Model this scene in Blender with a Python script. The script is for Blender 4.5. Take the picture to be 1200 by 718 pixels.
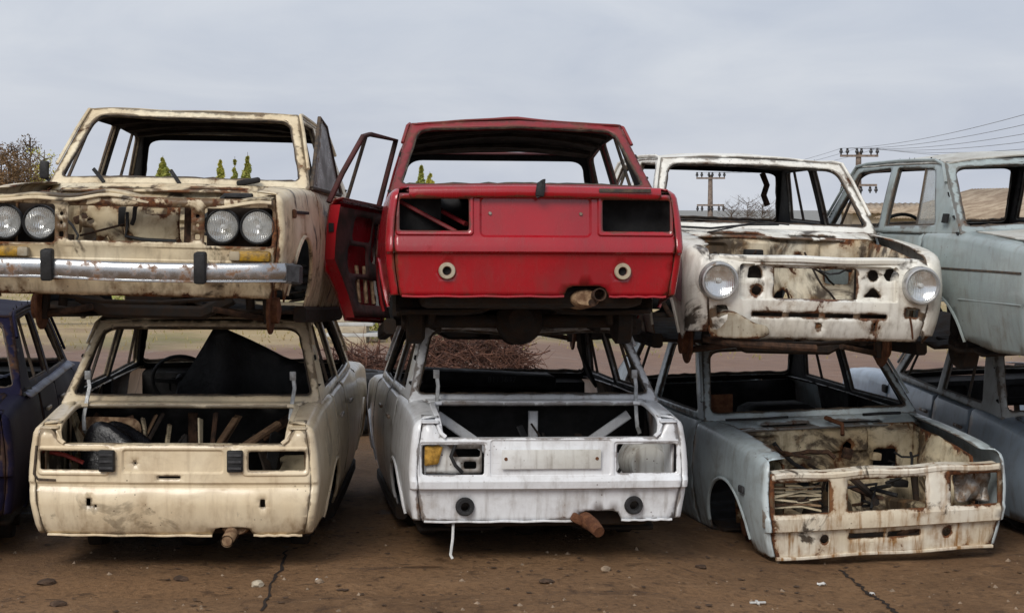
import bpy, bmesh, math, random
import numpy as np
from mathutils import Vector, Matrix, noise
from mathutils.geometry import delaunay_2d_cdt
R = math.radians
PI = math.pi
for o in list(bpy.data.objects):
    bpy.data.objects.remove(o)
sc = bpy.context.scene
col = sc.collection
random.seed(7)

# ------------------------------------------------------------------ camera
cam = bpy.data.cameras.new('camera')
cam.lens = 65.58
cam.sensor_width = 36
cam.clip_start = .1
cam.clip_end = 6000
camo = bpy.data.objects.new('camera', cam)
col.objects.link(camo)
camo.location = (0, 0, 1.924)
camo.rotation_euler = (R(90 - 2.974), 0, 0)
sc.camera = camo

# ------------------------------------------------------------------ sky and sun (bright overcast)
SUN_EL, SUN_AZ = 40, 202          # azimuth clockwise from +Y: behind the camera, a little to the left
wd = bpy.data.worlds.new('World')
sc.world = wd
wd.use_nodes = True
nt = wd.node_tree
nt.nodes.clear()
def N(t, typ, **kw):
    n = t.nodes.new(typ)
    for k, v in kw.items():
        setattr(n, k, v)
    return n
out = N(nt, 'ShaderNodeOutputWorld')
bg = N(nt, 'ShaderNodeBackground')
bg.inputs['Strength'].default_value = .1
sky = N(nt, 'ShaderNodeTexSky', sky_type='NISHITA', sun_disc=False)
sky.sun_elevation = R(SUN_EL)
sky.sun_rotation = R(SUN_AZ)
sky.air_density = 1.2
sky.dust_density = 3
tc = N(nt, 'ShaderNodeTexCoord')
mp = N(nt, 'ShaderNodeMapping')
mp.inputs['Scale'].default_value = (1.6, 1.6, 5)
nz = N(nt, 'ShaderNodeTexNoise')
nz.inputs['Scale'].default_value = 3.6
nz.inputs['Detail'].default_value = 7
nz.inputs['Roughness'].default_value = .55
nz.inputs['Distortion'].default_value = .5
rp = N(nt, 'ShaderNodeValToRGB')
rp.color_ramp.elements[0].position = .33
rp.color_ramp.elements[0].color = (3.55, 3.85, 4.5, 1)
rp.color_ramp.elements[1].position = .72
rp.color_ramp.elements[1].color = (4.6, 4.8, 5.2, 1)
mx = N(nt, 'ShaderNodeMix', data_type='RGBA')
mx.inputs['Factor'].default_value = .93
L = nt.links.new
L(tc.outputs['Generated'], mp.inputs['Vector'])
L(mp.outputs[0], nz.inputs['Vector'])
L(nz.outputs['Fac'], rp.inputs[0])
L(sky.outputs[0], mx.inputs['A'])
L(rp.outputs[0], mx.inputs['B'])
L(mx.outputs['Result'], bg.inputs['Color'])
L(bg.outputs[0], out.inputs[0])
sun = bpy.data.lights.new('sun', 'SUN')
sun.energy = 1.5
sun.angle = R(28)
sun.color = (1, .96, .9)
suno = bpy.data.objects.new('sun', sun)
col.objects.link(suno)
sd = Vector((math.sin(R(SUN_AZ)) * math.cos(R(SUN_EL)), math.cos(R(SUN_AZ)) * math.cos(R(SUN_EL)), math.sin(R(SUN_EL))))
suno.rotation_euler = sd.to_track_quat('Z', 'Y').to_euler()
sc.view_settings.view_transform = 'Standard'
sc.view_settings.look = 'None'
sc.view_settings.gamma = 1
sc.view_settings.use_curve_mapping = False
sc.view_settings.exposure = .6

# ------------------------------------------------------------------ materials
M = {}
def base(name):
    m = bpy.data.materials.new(name)
    m.use_nodes = True
    t = m.node_tree
    return m, t, t.nodes['Principled BSDF'], t.links.new
def mixc(t, fac, a, b, mode='MIX'):
    n = N(t, 'ShaderNodeMix', data_type='RGBA', blend_type=mode)
    for s, v in (('Factor', fac), ('A', a), ('B', b)):
        if isinstance(v, bpy.types.NodeSocket):
            t.links.new(v, n.inputs[s])
        elif isinstance(v, (int, float)):
            n.inputs[s].default_value = v
        else:
            n.inputs[s].default_value = tuple(v) + (1,)
    return n.outputs['Result']
def mth(t, op, a, b=0., c=None, clamp=False):
    n = N(t, 'ShaderNodeMath', operation=op, use_clamp=clamp)
    for i, v in enumerate((a, b) if c is None else (a, b, c)):
        if isinstance(v, bpy.types.NodeSocket):
            t.links.new(v, n.inputs[i])
        else:
            n.inputs[i].default_value = v
    return n.outputs[0]
def nois(t, vec, scale, detail=5, rough=.6, dist=0.):
    n = N(t, 'ShaderNodeTexNoise')
    n.inputs['Scale'].default_value = scale
    n.inputs['Detail'].default_value = detail
    n.inputs['Roughness'].default_value = rough
    n.inputs['Distortion'].default_value = dist
    t.links.new(vec, n.inputs['Vector'])
    return n.outputs['Fac']
def ramp(t, v, lo, hi, a=0., b=1.):
    n = N(t, 'ShaderNodeMapRange', interpolation_type='SMOOTHSTEP')
    t.links.new(v, n.inputs['Value'])
    n.inputs['From Min'].default_value = lo
    n.inputs['From Max'].default_value = hi
    n.inputs['To Min'].default_value = a
    n.inputs['To Max'].default_value = b
    return n.outputs['Result']
def coords(t, seed, scale=(1, 1, 1)):
    c = N(t, 'ShaderNodeTexCoord')
    m = N(t, 'ShaderNodeMapping')
    m.inputs['Location'].default_value = (seed * 3.17, seed * 1.71, seed * 2.39)
    m.inputs['Scale'].default_value = scale
    t.links.new(c.outputs['Object'], m.inputs['Vector'])
    return m.outputs[0]
def bump(t, bsdf, h, strength=.3, dist=.01):
    b = N(t, 'ShaderNodeBump')
    b.inputs['Strength'].default_value = strength
    b.inputs['Distance'].default_value = dist
    t.links.new(h, b.inputs['Height'])
    t.links.new(b.outputs[0], bsdf.inputs['Normal'])

RUST_A, RUST_B, RUST_C = (.16, .058, .02), (.055, .022, .011), (.26, .125, .05)
def paint(name, c, rust=.25, dirt=.35, edge=.5, seed=0, rough=.42, c2=None, streak=.3, spec=.4, oil=0., gcol=(.13, .085, .045), coat=.0, oilop=.93):
    """old car paint: faded colour, grime film, vertical run marks, rust breaking out from edges and spots"""
    m, t, b, l = base(name)
    v = coords(t, seed)
    vs = coords(t, seed + 5, (6, 6, .7))
    big = nois(t, v, 1.7, 3, .6)
    med = nois(t, v, 6, 5, .66, .3)
    fine = nois(t, v, 38, 3, .7)
    st = nois(t, vs, 4, 3, .6)
    c2 = c2 or tuple(min(1, x * .78 + .02) for x in c)
    cc = mixc(t, ramp(t, big, .35, .68), c, c2)
    cc = mixc(t, ramp(t, fine, .55, .8, 0, .22), cc, tuple(min(1, x * 1.18 + .02) for x in c))
    # grime film: brown, in blotches and in vertical runs
    grime = mth(t, 'ADD', ramp(t, med, .42, .78, 0, .8), ramp(t, st, .48, .8, 0, streak * 1.6))
    sep = N(t, 'ShaderNodeSeparateXYZ')
    tcn = N(t, 'ShaderNodeTexCoord')
    l(tcn.outputs['Object'], sep.inputs[0])
    low = ramp(t, sep.outputs['Z'], .22, .62, .55, 0)
    grime = mth(t, 'ADD', grime, mth(t, 'MULTIPLY', low, ramp(t, st, .3, .7)))
    grime = mth(t, 'MULTIPLY', grime, dirt, clamp=True)
    cc = mixc(t, grime, cc, gcol)
    if oil:
        ol = ramp(t, nois(t, coords(t, seed + 2.3), 3.4, 5, .66, .7), .60 - oil * .14, .68 - oil * .10, 0, oilop)
        cc = mixc(t, ol, cc, mixc(t, fine, (.05, .028, .014), (.016, .011, .008)))
    # rust
    at = N(t, 'ShaderNodeAttribute', attribute_name='rim')
    ed = at.outputs['Fac']
    dk = ramp(t, mth(t, 'ADD', ed, mth(t, 'MULTIPLY', mth(t, 'SUBTRACT', med, .5), 1.3)), .80, .95)
    cc = mixc(t, mth(t, 'MULTIPLY', dk, min(1., edge * 1.1)), cc, (.05, .028, .014))
    # scuffs, chips and splashed mud
    vsp = N(t, 'ShaderNodeTexVoronoi', feature='F1')
    vsp.inputs['Scale'].default_value = 30
    vsp.inputs['Randomness'].default_value = 1
    l(mixc(t, .12, v, N(t, 'ShaderNodeTexCoord').outputs['Normal']) if False else v, vsp.inputs['Vector'])
    sp = mth(t, 'MULTIPLY', ramp(t, vsp.outputs['Distance'], .10, .16, 1, 0), ramp(t, nois(t, v, 2.6, 3, .6), .52, .66))
    cc = mixc(t, mth(t, 'MULTIPLY', sp, min(1., dirt * 1.8)), cc, (.07, .04, .02))
    scr = ramp(t, nois(t, coords(t, seed + 1.7, (1.4, 1.4, 22)), 5, 4, .75), .64, .70)
    cc = mixc(t, mth(t, 'MULTIPLY', mth(t, 'MULTIPLY', scr, ramp(t, big, .45, .6)), min(.6, dirt)), cc, (.11, .07, .04))
    rm = mth(t, 'ADD', med, mth(t, 'MULTIPLY', ed, edge * .22))
    rm = mth(t, 'ADD', rm, mth(t, 'MULTIPLY', mth(t, 'SUBTRACT', fine, .5), .22))
    th = .86 - .34 * rust
    rmask = ramp(t, rm, th - .03, th + .045)
    halo = ramp(t, rm, th - .16, th + .02, 0, .5 * min(1, rust * 1.4))
    rc = mixc(t, ramp(t, fine, .35, .65), RUST_A, RUST_B)
    rc = mixc(t, ramp(t, big, .5, .75, 0, .6), rc, RUST_C)
    cc = mixc(t, halo, cc, (.30, .17, .07), 'MIX')
    cc = mixc(t, rmask, cc, rc)
    l(cc, b.inputs['Base Color'])
    rg = mth(t, 'ADD', mth(t, 'MULTIPLY', mth(t, 'ADD', rmask, grime), .4), mth(t, 'MULTIPLY_ADD', big, .25, rough - .12), clamp=True)
    l(rg, b.inputs['Roughness'])
    b.inputs['Specular IOR Level'].default_value = spec
    if coat:
        b.inputs['Coat Weight'].default_value = coat
        b.inputs['Coat Roughness'].default_value = .16
    bump(t, b, mth(t, 'ADD', mth(t, 'MULTIPLY', fine, .25), mth(t, 'MULTIPLY_ADD', rmask, -.35, mth(t, 'MULTIPLY', big, .8))), .35, .006)
    M[name] = m
    return m
def plain(name, c, rough=.7, metal=0., var=.35, scale=9, seed=0, c2=None, bmp=.3, bdist=.01, spec=.4):
    m, t, b, l = base(name)
    v = coords(t, seed)
    n1 = nois(t, v, scale, 6, .65)
    c2 = c2 or tuple(x * (1 - var) for x in c)
    l(mixc(t, ramp(t, n1, .36, .64), c, c2), b.inputs['Base Color'])
    l(ramp(t, n1, .3, .7, max(0, rough - .1), min(1, rough + .1)), b.inputs['Roughness'])
    b.inputs['Metallic'].default_value = metal
    b.inputs['Specular IOR Level'].default_value = spec
    if bmp:
        bump(t, b, nois(t, v, scale * 5, 4, .7), bmp, bdist)
    M[name] = m
    return m

paint('cream_a', (.74, .65, .47), .42, .62, .85, 1, .42, (.62, .50, .32), .4, oil=.30)
paint('cream_a_bay', (.64, .55, .38), .50, .8, .8, 2, .6, (.50, .40, .25), oil=.8)
paint('red_b', (.37, .003, .011), .18, .26, .6, 3, .24, (.27, .006, .013), .4, .5, coat=.55, gcol=(.10, .03, .022))
paint('cream_a_top', (.74, .65, .47), .27, .55, .6, 1.3, .42, (.63, .51, .33), .4)
paint('white_c_top', (.80, .79, .73), .24, .42, .6, 5.3, .36, (.73, .70, .62), .35)
paint('red_b_roof', (.24, .020, .026), .22, .4, .4, 4, .45, (.18, .024, .028))
paint('white_c', (.80, .79, .73), .36, .52, .85, 5, .36, (.72, .69, .60), .4, coat=.2, oil=.22)
paint('white_c_bay', (.70, .65, .52), .54, .8, .9, 6, .6, (.52, .41, .26), oil=1.3)
paint('teal_d', (.335, .39, .385), .18, .42, .6, 7, .34, (.27, .32, .32), .4, coat=.3)
paint('roof_d', (.56, .56, .51), .20, .40, .4, 8, .45, (.46, .45, .40))
paint('indigo_e', (.008, .008, .024), .18, .03, .5, 9, .6, (.012, .010, .026), spec=.06)
paint('belt_e', (.13, .16, .25), .25, .4, .5, 9.5, .45, (.08, .09, .16))
paint('cream_f', (.78, .67, .48), .22, .46, .55, 10, .30, (.71, .58, .39), .35, gcol=(.24, .14, .06), coat=.4, oil=.05, oilop=.42)
paint('white_g', (.79, .81, .83), .22, .42, .6, 11, .30, (.72, .73, .745), .45, coat=.35)
paint('cream_f_clean', (.78, .67, .48), .10, .36, .12, 10, .30, (.71, .58, .39), .25, gcol=(.22, .125, .05), coat=.4)
paint('white_g_clean', (.78, .80, .83), .10, .22, .12, 11, .30, (.73, .745, .77), .25, coat=.35)
paint('white_g_low', (.68, .68, .66), .26, .6, .6, 11.5, .5, (.58, .57, .52), .6)
paint('blue_h', (.58, .66, .68), .24, .48, .7, 12, .34, (.45, .52, .54), .4, coat=.3)
paint('cream_h', (.76, .72, .62), .42, .72, .95, 13, .5, (.64, .56, .42), .8, gcol=(.27, .145, .055), oil=.12)
paint('cream_h_bay', (.62, .54, .38), .50, .8, .9, 14, .6, (.50, .38, .22), oil=1.)
paint('blue_i', (.36, .44, .53), .16, .38, .5, 15, .34, (.31, .38, .46), coat=.3)
paint('seal_i', (.45, .46, .44), .35, .5, .5, 16, .5)
plain('interior', (.009, .008, .008), .75, 0, .5, 7, 1)
plain('interior_brown', (.032, .020, .013), .85, 0, .6, 9, 2)
plain('under', (.014, .011, .009), .8, .15, .6, 14, 3, (.034, .02, .012))
plain('under_rust', (.075, .036, .018), .85, .1, .6, 20, 4, (.025, .014, .009), .5)
plain('rust_red', (.15, .06, .025), .9, 0, .5, 24, 5, (.08, .03, .014), .6)
plain('pale_rust', (.36, .24, .14), .8, .1, .5, 22, 6, (.14, .075, .04), .5)
plain('rubber', (.018, .018, .019), .65, 0, .4, 18, 7)
plain('rubber_grey', (.055, .055, .058), .7, 0, .45, 25, 8)
plain('black_sheet', (.012, .012, .013), .5, 0, .4, 6, 9, None, .5, .02)
plain('seal', (.035, .03, .026), .7, 0, .5, 30, 10, (.10, .07, .045))
plain('galv', (.48, .49, .49), .45, .6, .35, 16, 11)
plain('steel', (.36, .34, .31), .5, .5, .5, 20, 12, (.20, .13, .08))
plain('brown_glass', (.16, .125, .105), .35, 0, .5, 8, 13, (.085, .066, .058))
plain('amber', (.40, .22, .014), .35, 0, .3, 30, 14, (.16, .095, .02))
plain('amber_foam', (.55, .30, .05), .8, 0, .5, 30, 15)
plain('lamp_red', (.30, .03, .02), .4, 0, .4, 30, 16)
plain('primer', (.35, .24, .25), .6, 0, .4, 8, 17, (.27, .18, .19))
paint('putty', (.46, .42, .33), .42, .8, 1.0, 18, .7, (.36, .29, .19))
plain('door_trim', (.075, .018, .016), .7, 0, .6, 9, 45, (.028, .014, .010))
plain('wood', (.16, .095, .05), .85, 0, .5, 12, 19, (.08, .045, .025))
plain('white_plastic', (.62, .62, .60), .5, 0, .25, 20, 20)
plain('paper', (.70, .69, .66), .8, 0, .2, 40, 21)
plain('stone', (.30, .22, .15), .9, 0, .4, 30, 22)
plain('mud_clod', (.085, .05, .03), .95, 0, .5, 30, 23)
plain('concrete', (.50, .51, .50), .9, 0, .25, 6, 24, (.38, .38, .36), .4)
plain('concrete_warm', (.46, .40, .30), .9, 0, .3, 6, 25, (.34, .28, .2), .4)
plain('pole', (.26, .20, .16), .9, 0, .3, 5, 26, (.14, .105, .085))
plain('insulator', (.03, .028, .028), .3, 0, .2, 5, 27)
plain('wire', (.12, .12, .13), .6, 0, .1, 5, 28, None, 0)
plain('twig', (.15, .068, .042), .9, 0, .6, 9, 29, (.055, .028, .022))
plain('bark', (.12, .085, .06), .95, 0, .5, 5, 30)
plain('leaf_green', (.22, .25, .05), .7, 0, .4, 1.2, 31, (.28, .26, .045), 0)
plain('leaf_yellow', (.48, .42, .07), .7, 0, .4, 1.2, 32, (.30, .31, .055), 0)
plain('leaf_brown', (.16, .085, .03), .75, 0, .5, 1.2, 33, (.09, .06, .03), 0)
plain('straw', (.33, .25, .115), .9, 0, .4, 3, 34, (.20, .19, .07), 0)
plain('roof_sheet', (.44, .35, .25), .9, 0, .35, 1.6, 35, (.26, .19, .13))
plain('shed_wall', (.42, .36, .28), .9, 0, .3, 1.2, 36, (.32, .27, .21))

def mat_chrome():
    m, t, b, l = base('chrome')
    v = coords(t, 3)
    n1 = nois(t, v, 7, 7, .7)
    n2 = nois(t, v, 45, 4, .7)
    r = ramp(t, mth(t, 'ADD', n1, mth(t, 'MULTIPLY', n2, .3)), 0.64, .78)
    l(mixc(t, r, (.44, .45, .46), (.20, .11, .06)), b.inputs['Base Color'])
    l(ramp(t, r, 0, 1, .95, .1), b.inputs['Metallic'])
    l(mth(t, 'ADD', mth(t, 'MULTIPLY', r, .45), ramp(t, n1, .3, .7, .20, .38)), b.inputs['Roughness'])
    bump(t, b, n2, .12, .003)
    M['chrome'] = m
    m, t, b, l = base('ring')
    n1 = nois(t, v2 := coords(t, 5), 14, 6, .7)
    l(mixc(t, ramp(t, n1, .55, .75), (.50, .50, .49), (.20, .14, .09)), b.inputs['Base Color'])
    b.inputs['Metallic'].default_value = .75
    l(ramp(t, n1, .3, .7, .25, .6), b.inputs['Roughness'])
    M['ring'] = m
    # headlamp: fluted dusty glass in front of a tarnished mirror bowl
    m, t, b, l = base('lens')
    c = N(t, 'ShaderNodeTexCoord')
    w = N(t, 'ShaderNodeTexWave', wave_type='BANDS', bands_direction='X')
    w.inputs['Scale'].default_value = 34
    l(c.outputs['Object'], w.inputs['Vector'])
    n1 = nois(t, coords(t, 8), 22, 5, .7)
    b.inputs['Base Color'].default_value = (.66, .65, .60, 1)
    b.inputs['Roughness'].default_value = .12
    bump(t, b, w.outputs['Fac'], .3, .003)
    tr = N(t, 'ShaderNodeBsdfTransparent')
    tr.inputs[0].default_value = (.93, .94, .95, 1)
    ms = N(t, 'ShaderNodeMixShader')
    l(ramp(t, n1, .42, .80, .07, .36), ms.inputs[0])
    l(tr.outputs[0], ms.inputs[1])
    l(b.outputs[0], ms.inputs[2])
    l(ms.outputs[0], t.nodes['Material Output'].inputs['Surface'])
    M['lens'] = m
    m, t, b, l = base('mirror')
    n1 = nois(t, coords(t, 6), 18, 5, .7)
    l(mixc(t, ramp(t, n1, .5, .72), (.88, .88, .87), (.62, .58, .50)), b.inputs['Base Color'])
    b.inputs['Metallic'].default_value = .95
    l(ramp(t, n1, .3, .7, .12, .24), b.inputs['Roughness'])
    wv = N(t, 'ShaderNodeTexWave', wave_type='BANDS', bands_direction='X')
    wv.inputs['Scale'].default_value = 30
    l(N(t, 'ShaderNodeTexCoord').outputs['Object'], wv.inputs['Vector'])
    bump(t, b, wv.outputs['Fac'], .25, .003)
    M['mirror'] = m
mat_chrome()

def mat_ground():
    m, t, b, l = base('yard_dirt')
    v = coords(t, 2)
    c = N(t, 'ShaderNodeTexCoord')
    sep = N(t, 'ShaderNodeSeparateXYZ')
    l(c.outputs['Object'], sep.inputs[0])
    big = nois(t, v, .55, 6, .6, .4)
    med = nois(t, v, 3.2, 8, .68, .6)
    fine = nois(t, v, 26, 6, .75)
    grit = nois(t, v, 130, 2, .6)
    cc = mixc(t, ramp(t, big, .35, .66), (.245, .138, .066), (.165, .091, .043))
    cc = mixc(t, ramp(t, med, .45, .72), cc, (.26, .150, .074))
    cc = mixc(t, ramp(t, fine, .46, .66, 0, .8), cc, (.105, .057, .027))
    clump = nois(t, coords(t, 13), 9, 7, .72, .5)
    cc = mixc(t, ramp(t, clump, .56, .66, 0, .75), cc, (.062, .034, .018))
    cc = mixc(t, ramp(t, clump, .40, .30, 0, .7), cc, (.36, .235, .135))
    # oil and damp blotches
    oil = ramp(t, nois(t, coords(t, 9), 2.4, 7, .70, 1.0), .565, .68)
    cc = mixc(t, mth(t, 'MULTIPLY', oil, .75), cc, (.060, .032, .017))
    # dry pale grit
    cc = mixc(t, ramp(t, grit, .68, .76, 0, .6), cc, (.34, .24, .15))
    # farther bands: reddish bare earth, then dry straw field
    wob = mth(t, 'MULTIPLY_ADD', nois(t, v, .16, 5, .6), 14., sep.outputs['Y'])
    cc = mixc(t, ramp(t, wob, 23, 26), cc, mixc(t, med, (.30, .19, .13), (.14, .088, .072)))
    fld = mixc(t, nois(t, coords(t, 4, (.35, 1, 1)), 1.3, 8, .7), (.52, .40, .22), (.30, .22, .115))
    fld = mixc(t, ramp(t, nois(t, v, .22, 5, .6), .48, .66), fld, (.21, .20, .07))
    cc = mixc(t, ramp(t, wob, 33, 37), cc, fld)
    far = mixc(t, nois(t, coords(t, 6, (.02, .2, 1)), 1.0, 5, .6), (.20, .205, .20), (.27, .26, .23))  # far field greyed: distance haze painted into the ground colour
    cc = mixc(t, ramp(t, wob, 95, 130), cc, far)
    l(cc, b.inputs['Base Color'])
    l(mth(t, 'MULTIPLY_ADD', oil, -.35, ramp(t, big, .35, .7, .72, .92)), b.inputs['Roughness'])
    b.inputs['Specular IOR Level'].default_value = .3
    h = mth(t, 'ADD', mth(t, 'MULTIPLY_ADD', clump, -.5, mth(t, 'MULTIPLY', med, .6)), mth(t, 'MULTIPLY_ADD', fine, .35, mth(t, 'MULTIPLY', grit, .10)))
    bump(t, b, h, 1., .045)
    M['yard_dirt'] = m
mat_ground()

# ------------------------------------------------------------------ mesh helpers
def smooth(me, ang=38):
    me.polygons.foreach_set('use_smooth', [True] * len(me.polygons))
    me.set_sharp_from_angle(angle=R(ang))
def link(name, me, mat, parent=None):
    o = bpy.data.objects.new(name, me)
    col.objects.link(o)
    if isinstance(mat, str):
        mat = M[mat]
    if mat:
        me.materials.clear()
        me.materials.append(mat)
    if parent:
        o.parent = parent
    return o
def mesh(name, verts, faces, mat, parent=None, ang=38):
    me = bpy.data.meshes.new(name)
    me.from_pydata([tuple(v) for v in verts], [], faces)
    me.update()
    smooth(me, ang)
    return link(name, me, mat, parent)
def thing(name, label, cat, loc=(0, 0, 0), rot=(0, 0, 0), group=None):
    o = bpy.data.objects.new(name, None)
    o.empty_display_size = .2
    col.objects.link(o)
    o.location = loc
    o.rotation_mode = 'YXZ'
    o.rotation_euler = rot
    o['label'] = label
    o['category'] = cat
    if group:
        o['group'] = group
    return o
def tag(o, label, cat, group=None):
    o['label'] = label
    o['category'] = cat
    if group:
        o['group'] = group
    return o

class MB:
    """collects simple solids into one mesh"""
    def __init__(s):
        s.v, s.f = [], []
    def add(s, v, f):
        n = len(s.v)
        s.v += [tuple(x) for x in v]
        s.f += [tuple(i + n for i in q) for q in f]
        return s
    def box(s, c, d, rot=None, bev=.0):
        x, y, z = (k / 2 for k in d)
        if bev <= 0:
            p = [Vector((a * x, b_ * y, c_ * z)) for a in (-1, 1) for b_ in (-1, 1) for c_ in (-1, 1)]
            f = [(0, 1, 3, 2), (4, 6, 7, 5), (0, 4, 5, 1), (2, 3, 7, 6), (0, 2, 6, 4), (1, 5, 7, 3)]
        else:
            bm = bmesh.new()
            bmesh.ops.create_cube(bm, size=1)
            bmesh.ops.scale(bm, vec=d, verts=bm.verts)
            bmesh.ops.bevel(bm, geom=bm.edges[:] + bm.verts[:], offset=bev, segments=2, affect='EDGES', profile=.5)
            bm.verts.index_update()
            p = [v.co.copy() for v in bm.verts]
            f = [[v.index for v in q.verts] for q in bm.faces]
            bm.free()
        if rot is not None:
            p = [rot @ q for q in p]
        return s.add([q + Vector(c) for q in p], f)
    def tube(s, path, r, n=8, closed=False, cap=True, flat=1., up=None):
        P = [Vector(p) for p in path]
        k = len(P)
        rr = r if isinstance(r, (list, tuple)) else [r] * k
        V, F = [], []
        prev = None
        for i in range(k):
            a = P[(i - 1) % k] if (closed or i > 0) else P[i]
            b_ = P[(i + 1) % k] if (closed or i < k - 1) else P[i]
            t = (b_ - a).normalized()
            if prev is None:
                u = Vector(up) if up else (Vector((0, 0, 1)) if abs(t.z) < .9 else Vector((1, 0, 0)))
            else:
                u = prev
            u = (u - t * u.dot(t)).normalized()
            w = t.cross(u)
            prev = u
            for j in range(n):
                an = 2 * PI * j / n
                V.append(P[i] + (u * math.cos(an) * flat + w * math.sin(an)) * rr[i])
        m = k if closed else k - 1
        for i in range(m):
            for j in range(n):
                F.append((i * n + j, i * n + (j + 1) % n, ((i + 1) % k) * n + (j + 1) % n, ((i + 1) % k) * n + j))
        if cap and not closed:
            F.append(tuple(range(n - 1, -1, -1)))
            F.append(tuple((k - 1) * n + j for j in range(n)))
        return s.add(V, F)
    def bar(s, path, w, h, up=(0, 0, 1), closed=False):
        """rectangular section bar along a path; h along up, w across"""
        P = [Vector(p) for p in path]
        k = len(P)
        V, F = [], []
        for i in range(k):
            a = P[(i - 1) % k] if (closed or i > 0) else P[i]
            b_ = P[(i + 1) % k] if (closed or i < k - 1) else P[i]
            t = (b_ - a).normalized()
            u = Vector(up)
            u = (u - t * u.dot(t)).normalized()
            q = t.cross(u)
            e = .22 * min(w, h)
            W_, H_ = w / 2, h / 2
            for x, y in ((-W_ + e, -H_), (W_ - e, -H_), (W_, -H_ + e), (W_, H_ - e), (W_ - e, H_), (-W_ + e, H_), (-W_, H_ - e), (-W_, -H_ + e)):
                V.append(P[i] + q * x + u * y)
        n = 8
        m = k if closed else k - 1
        for i in range(m):
            for j in range(n):
                F.append((i * n + j, i * n + (j + 1) % n, ((i + 1) % k) * n + (j + 1) % n, ((i + 1) % k) * n + j))
        if not closed:
            F.append(tuple(range(n - 1, -1, -1)))
            F.append(tuple((k - 1) * n + j for j in range(n)))
        return s.add(V, F)
    def lathe(s, prof, c=(0, 0, 0), axis='Y', n=24, sgn=1, half=False):
        """prof: (radius, along) pairs, spun about an axis through c"""
        V, F = [], []
        for r, a in prof:
            for j in range(n):
                t = 2 * PI * j / n
                x, y = r * math.cos(t), r * math.sin(t)
                if axis == 'Y':
                    V.append((c[0] + x, c[1] + a * sgn, c[2] + y))
                elif axis == 'X':
                    V.append((c[0] + a * sgn, c[1] + x, c[2] + y))
                else:
                    V.append((c[0] + x, c[1] + y, c[2] + a * sgn))
        for i in range(len(prof) - 1):
            for j in range(n // 2 if half else n):
                F.append((i * n + j, i * n + (j + 1) % n, (i + 1) * n + (j + 1) % n, (i + 1) * n + j))
        return s.add(V, F)
    def build(s, name, mat, parent=None, ang=38):
        return mesh(name, s.v, s.f, mat, parent, ang)

def interp(tab):
    xs = np.array([a for a, b_ in tab], float)
    ys = np.array([b_ for a, b_ in tab], float)
    return lambda v: float(np.interp(v, xs, ys))
def rrect(x0, x1, z0, z1, r=.015, n=4):
    r = min(r, (x1 - x0) / 2.01, (z1 - z0) / 2.01)
    o = []
    for cx, cz, a in ((x1 - r, z0 + r, -90), (x1 - r, z1 - r, 0), (x0 + r, z1 - r, 90), (x0 + r, z0 + r, 180)):
        for i in range(n + 1):
            t = R(a + 90 * i / n)
            o.append((cx + r * math.cos(t), cz + r * math.sin(t)))
    return o
def circ(x, z, r, n=20, wob=0, seed=0):
    rnd = random.Random(seed)
    return [(x + r * (1 + rnd.uniform(-wob, wob)) * math.cos(2 * PI * i / n), z + r * (1 + rnd.uniform(-wob, wob)) * math.sin(2 * PI * i / n)) for i in range(n)]
def roundpoly(pts, r, n=5):
    o = []
    k = len(pts)
    rs = r if isinstance(r, (list, tuple)) else [r] * k
    for i in range(k):
        p = Vector(pts[i])
        a = (Vector(pts[i - 1]) - p)
        b_ = (Vector(pts[(i + 1) % k]) - p)
        d = min(rs[i], a.length * .49, b_.length * .49)
        if d < 1e-4:
            o.append(tuple(p))
            continue
        p0, p2 = p + a.normalized() * d, p + b_.normalized() * d
        for j in range(n + 1):
            t = j / n
            q = p0 * (1 - t) ** 2 + p * 2 * t * (1 - t) + p2 * t * t
            o.append((q.x, q.y))
    return o
def dens(loop, step, closed=True):
    o = []
    k = len(loop)
    for i in range(k if closed else k - 1):
        a, b_ = loop[i], loop[(i + 1) % k]
        d = math.hypot(b_[0] - a[0], b_[1] - a[1])
        m = max(1, int(math.ceil(d / step)))
        for j in range(m):
            o.append((a[0] + (b_[0] - a[0]) * j / m, a[1] + (b_[1] - a[1]) * j / m))
    if not closed:
        o.append(loop[-1])
    return o
def pip(P, loop):
    """points in polygon, vectorised"""
    x, y = P[:, 0], P[:, 1]
    q = np.array(loop)
    ins = np.zeros(len(P), bool)
    x1, y1 = q[:, 0], q[:, 1]
    x2, y2 = np.roll(x1, -1), np.roll(y1, -1)
    for i in range(len(q)):
        c = (y1[i] > y) != (y2[i] > y)
        if not c.any():
            continue
        xi = (x2[i] - x1[i]) * (y - y1[i]) / (y2[i] - y1[i] + 1e-12) + x1[i]
        ins ^= c & (x < xi)
    return ins
def bdist(P, loops):
    d = np.full(len(P), 9.)
    for lp in loops:
        a = np.array(lp)
        b_ = np.roll(a, -1, 0)
        ab = b_ - a
        L2 = (ab ** 2).sum(1) + 1e-12
        t = np.clip(((P[:, None, :] - a[None]) * ab[None]).sum(2) / L2[None], 0, 1)
        q = a[None] + t[..., None] * ab[None]
        d = np.minimum(d, np.sqrt(((P[:, None, :] - q) ** 2).sum(2)).min(1))
    return d
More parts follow.
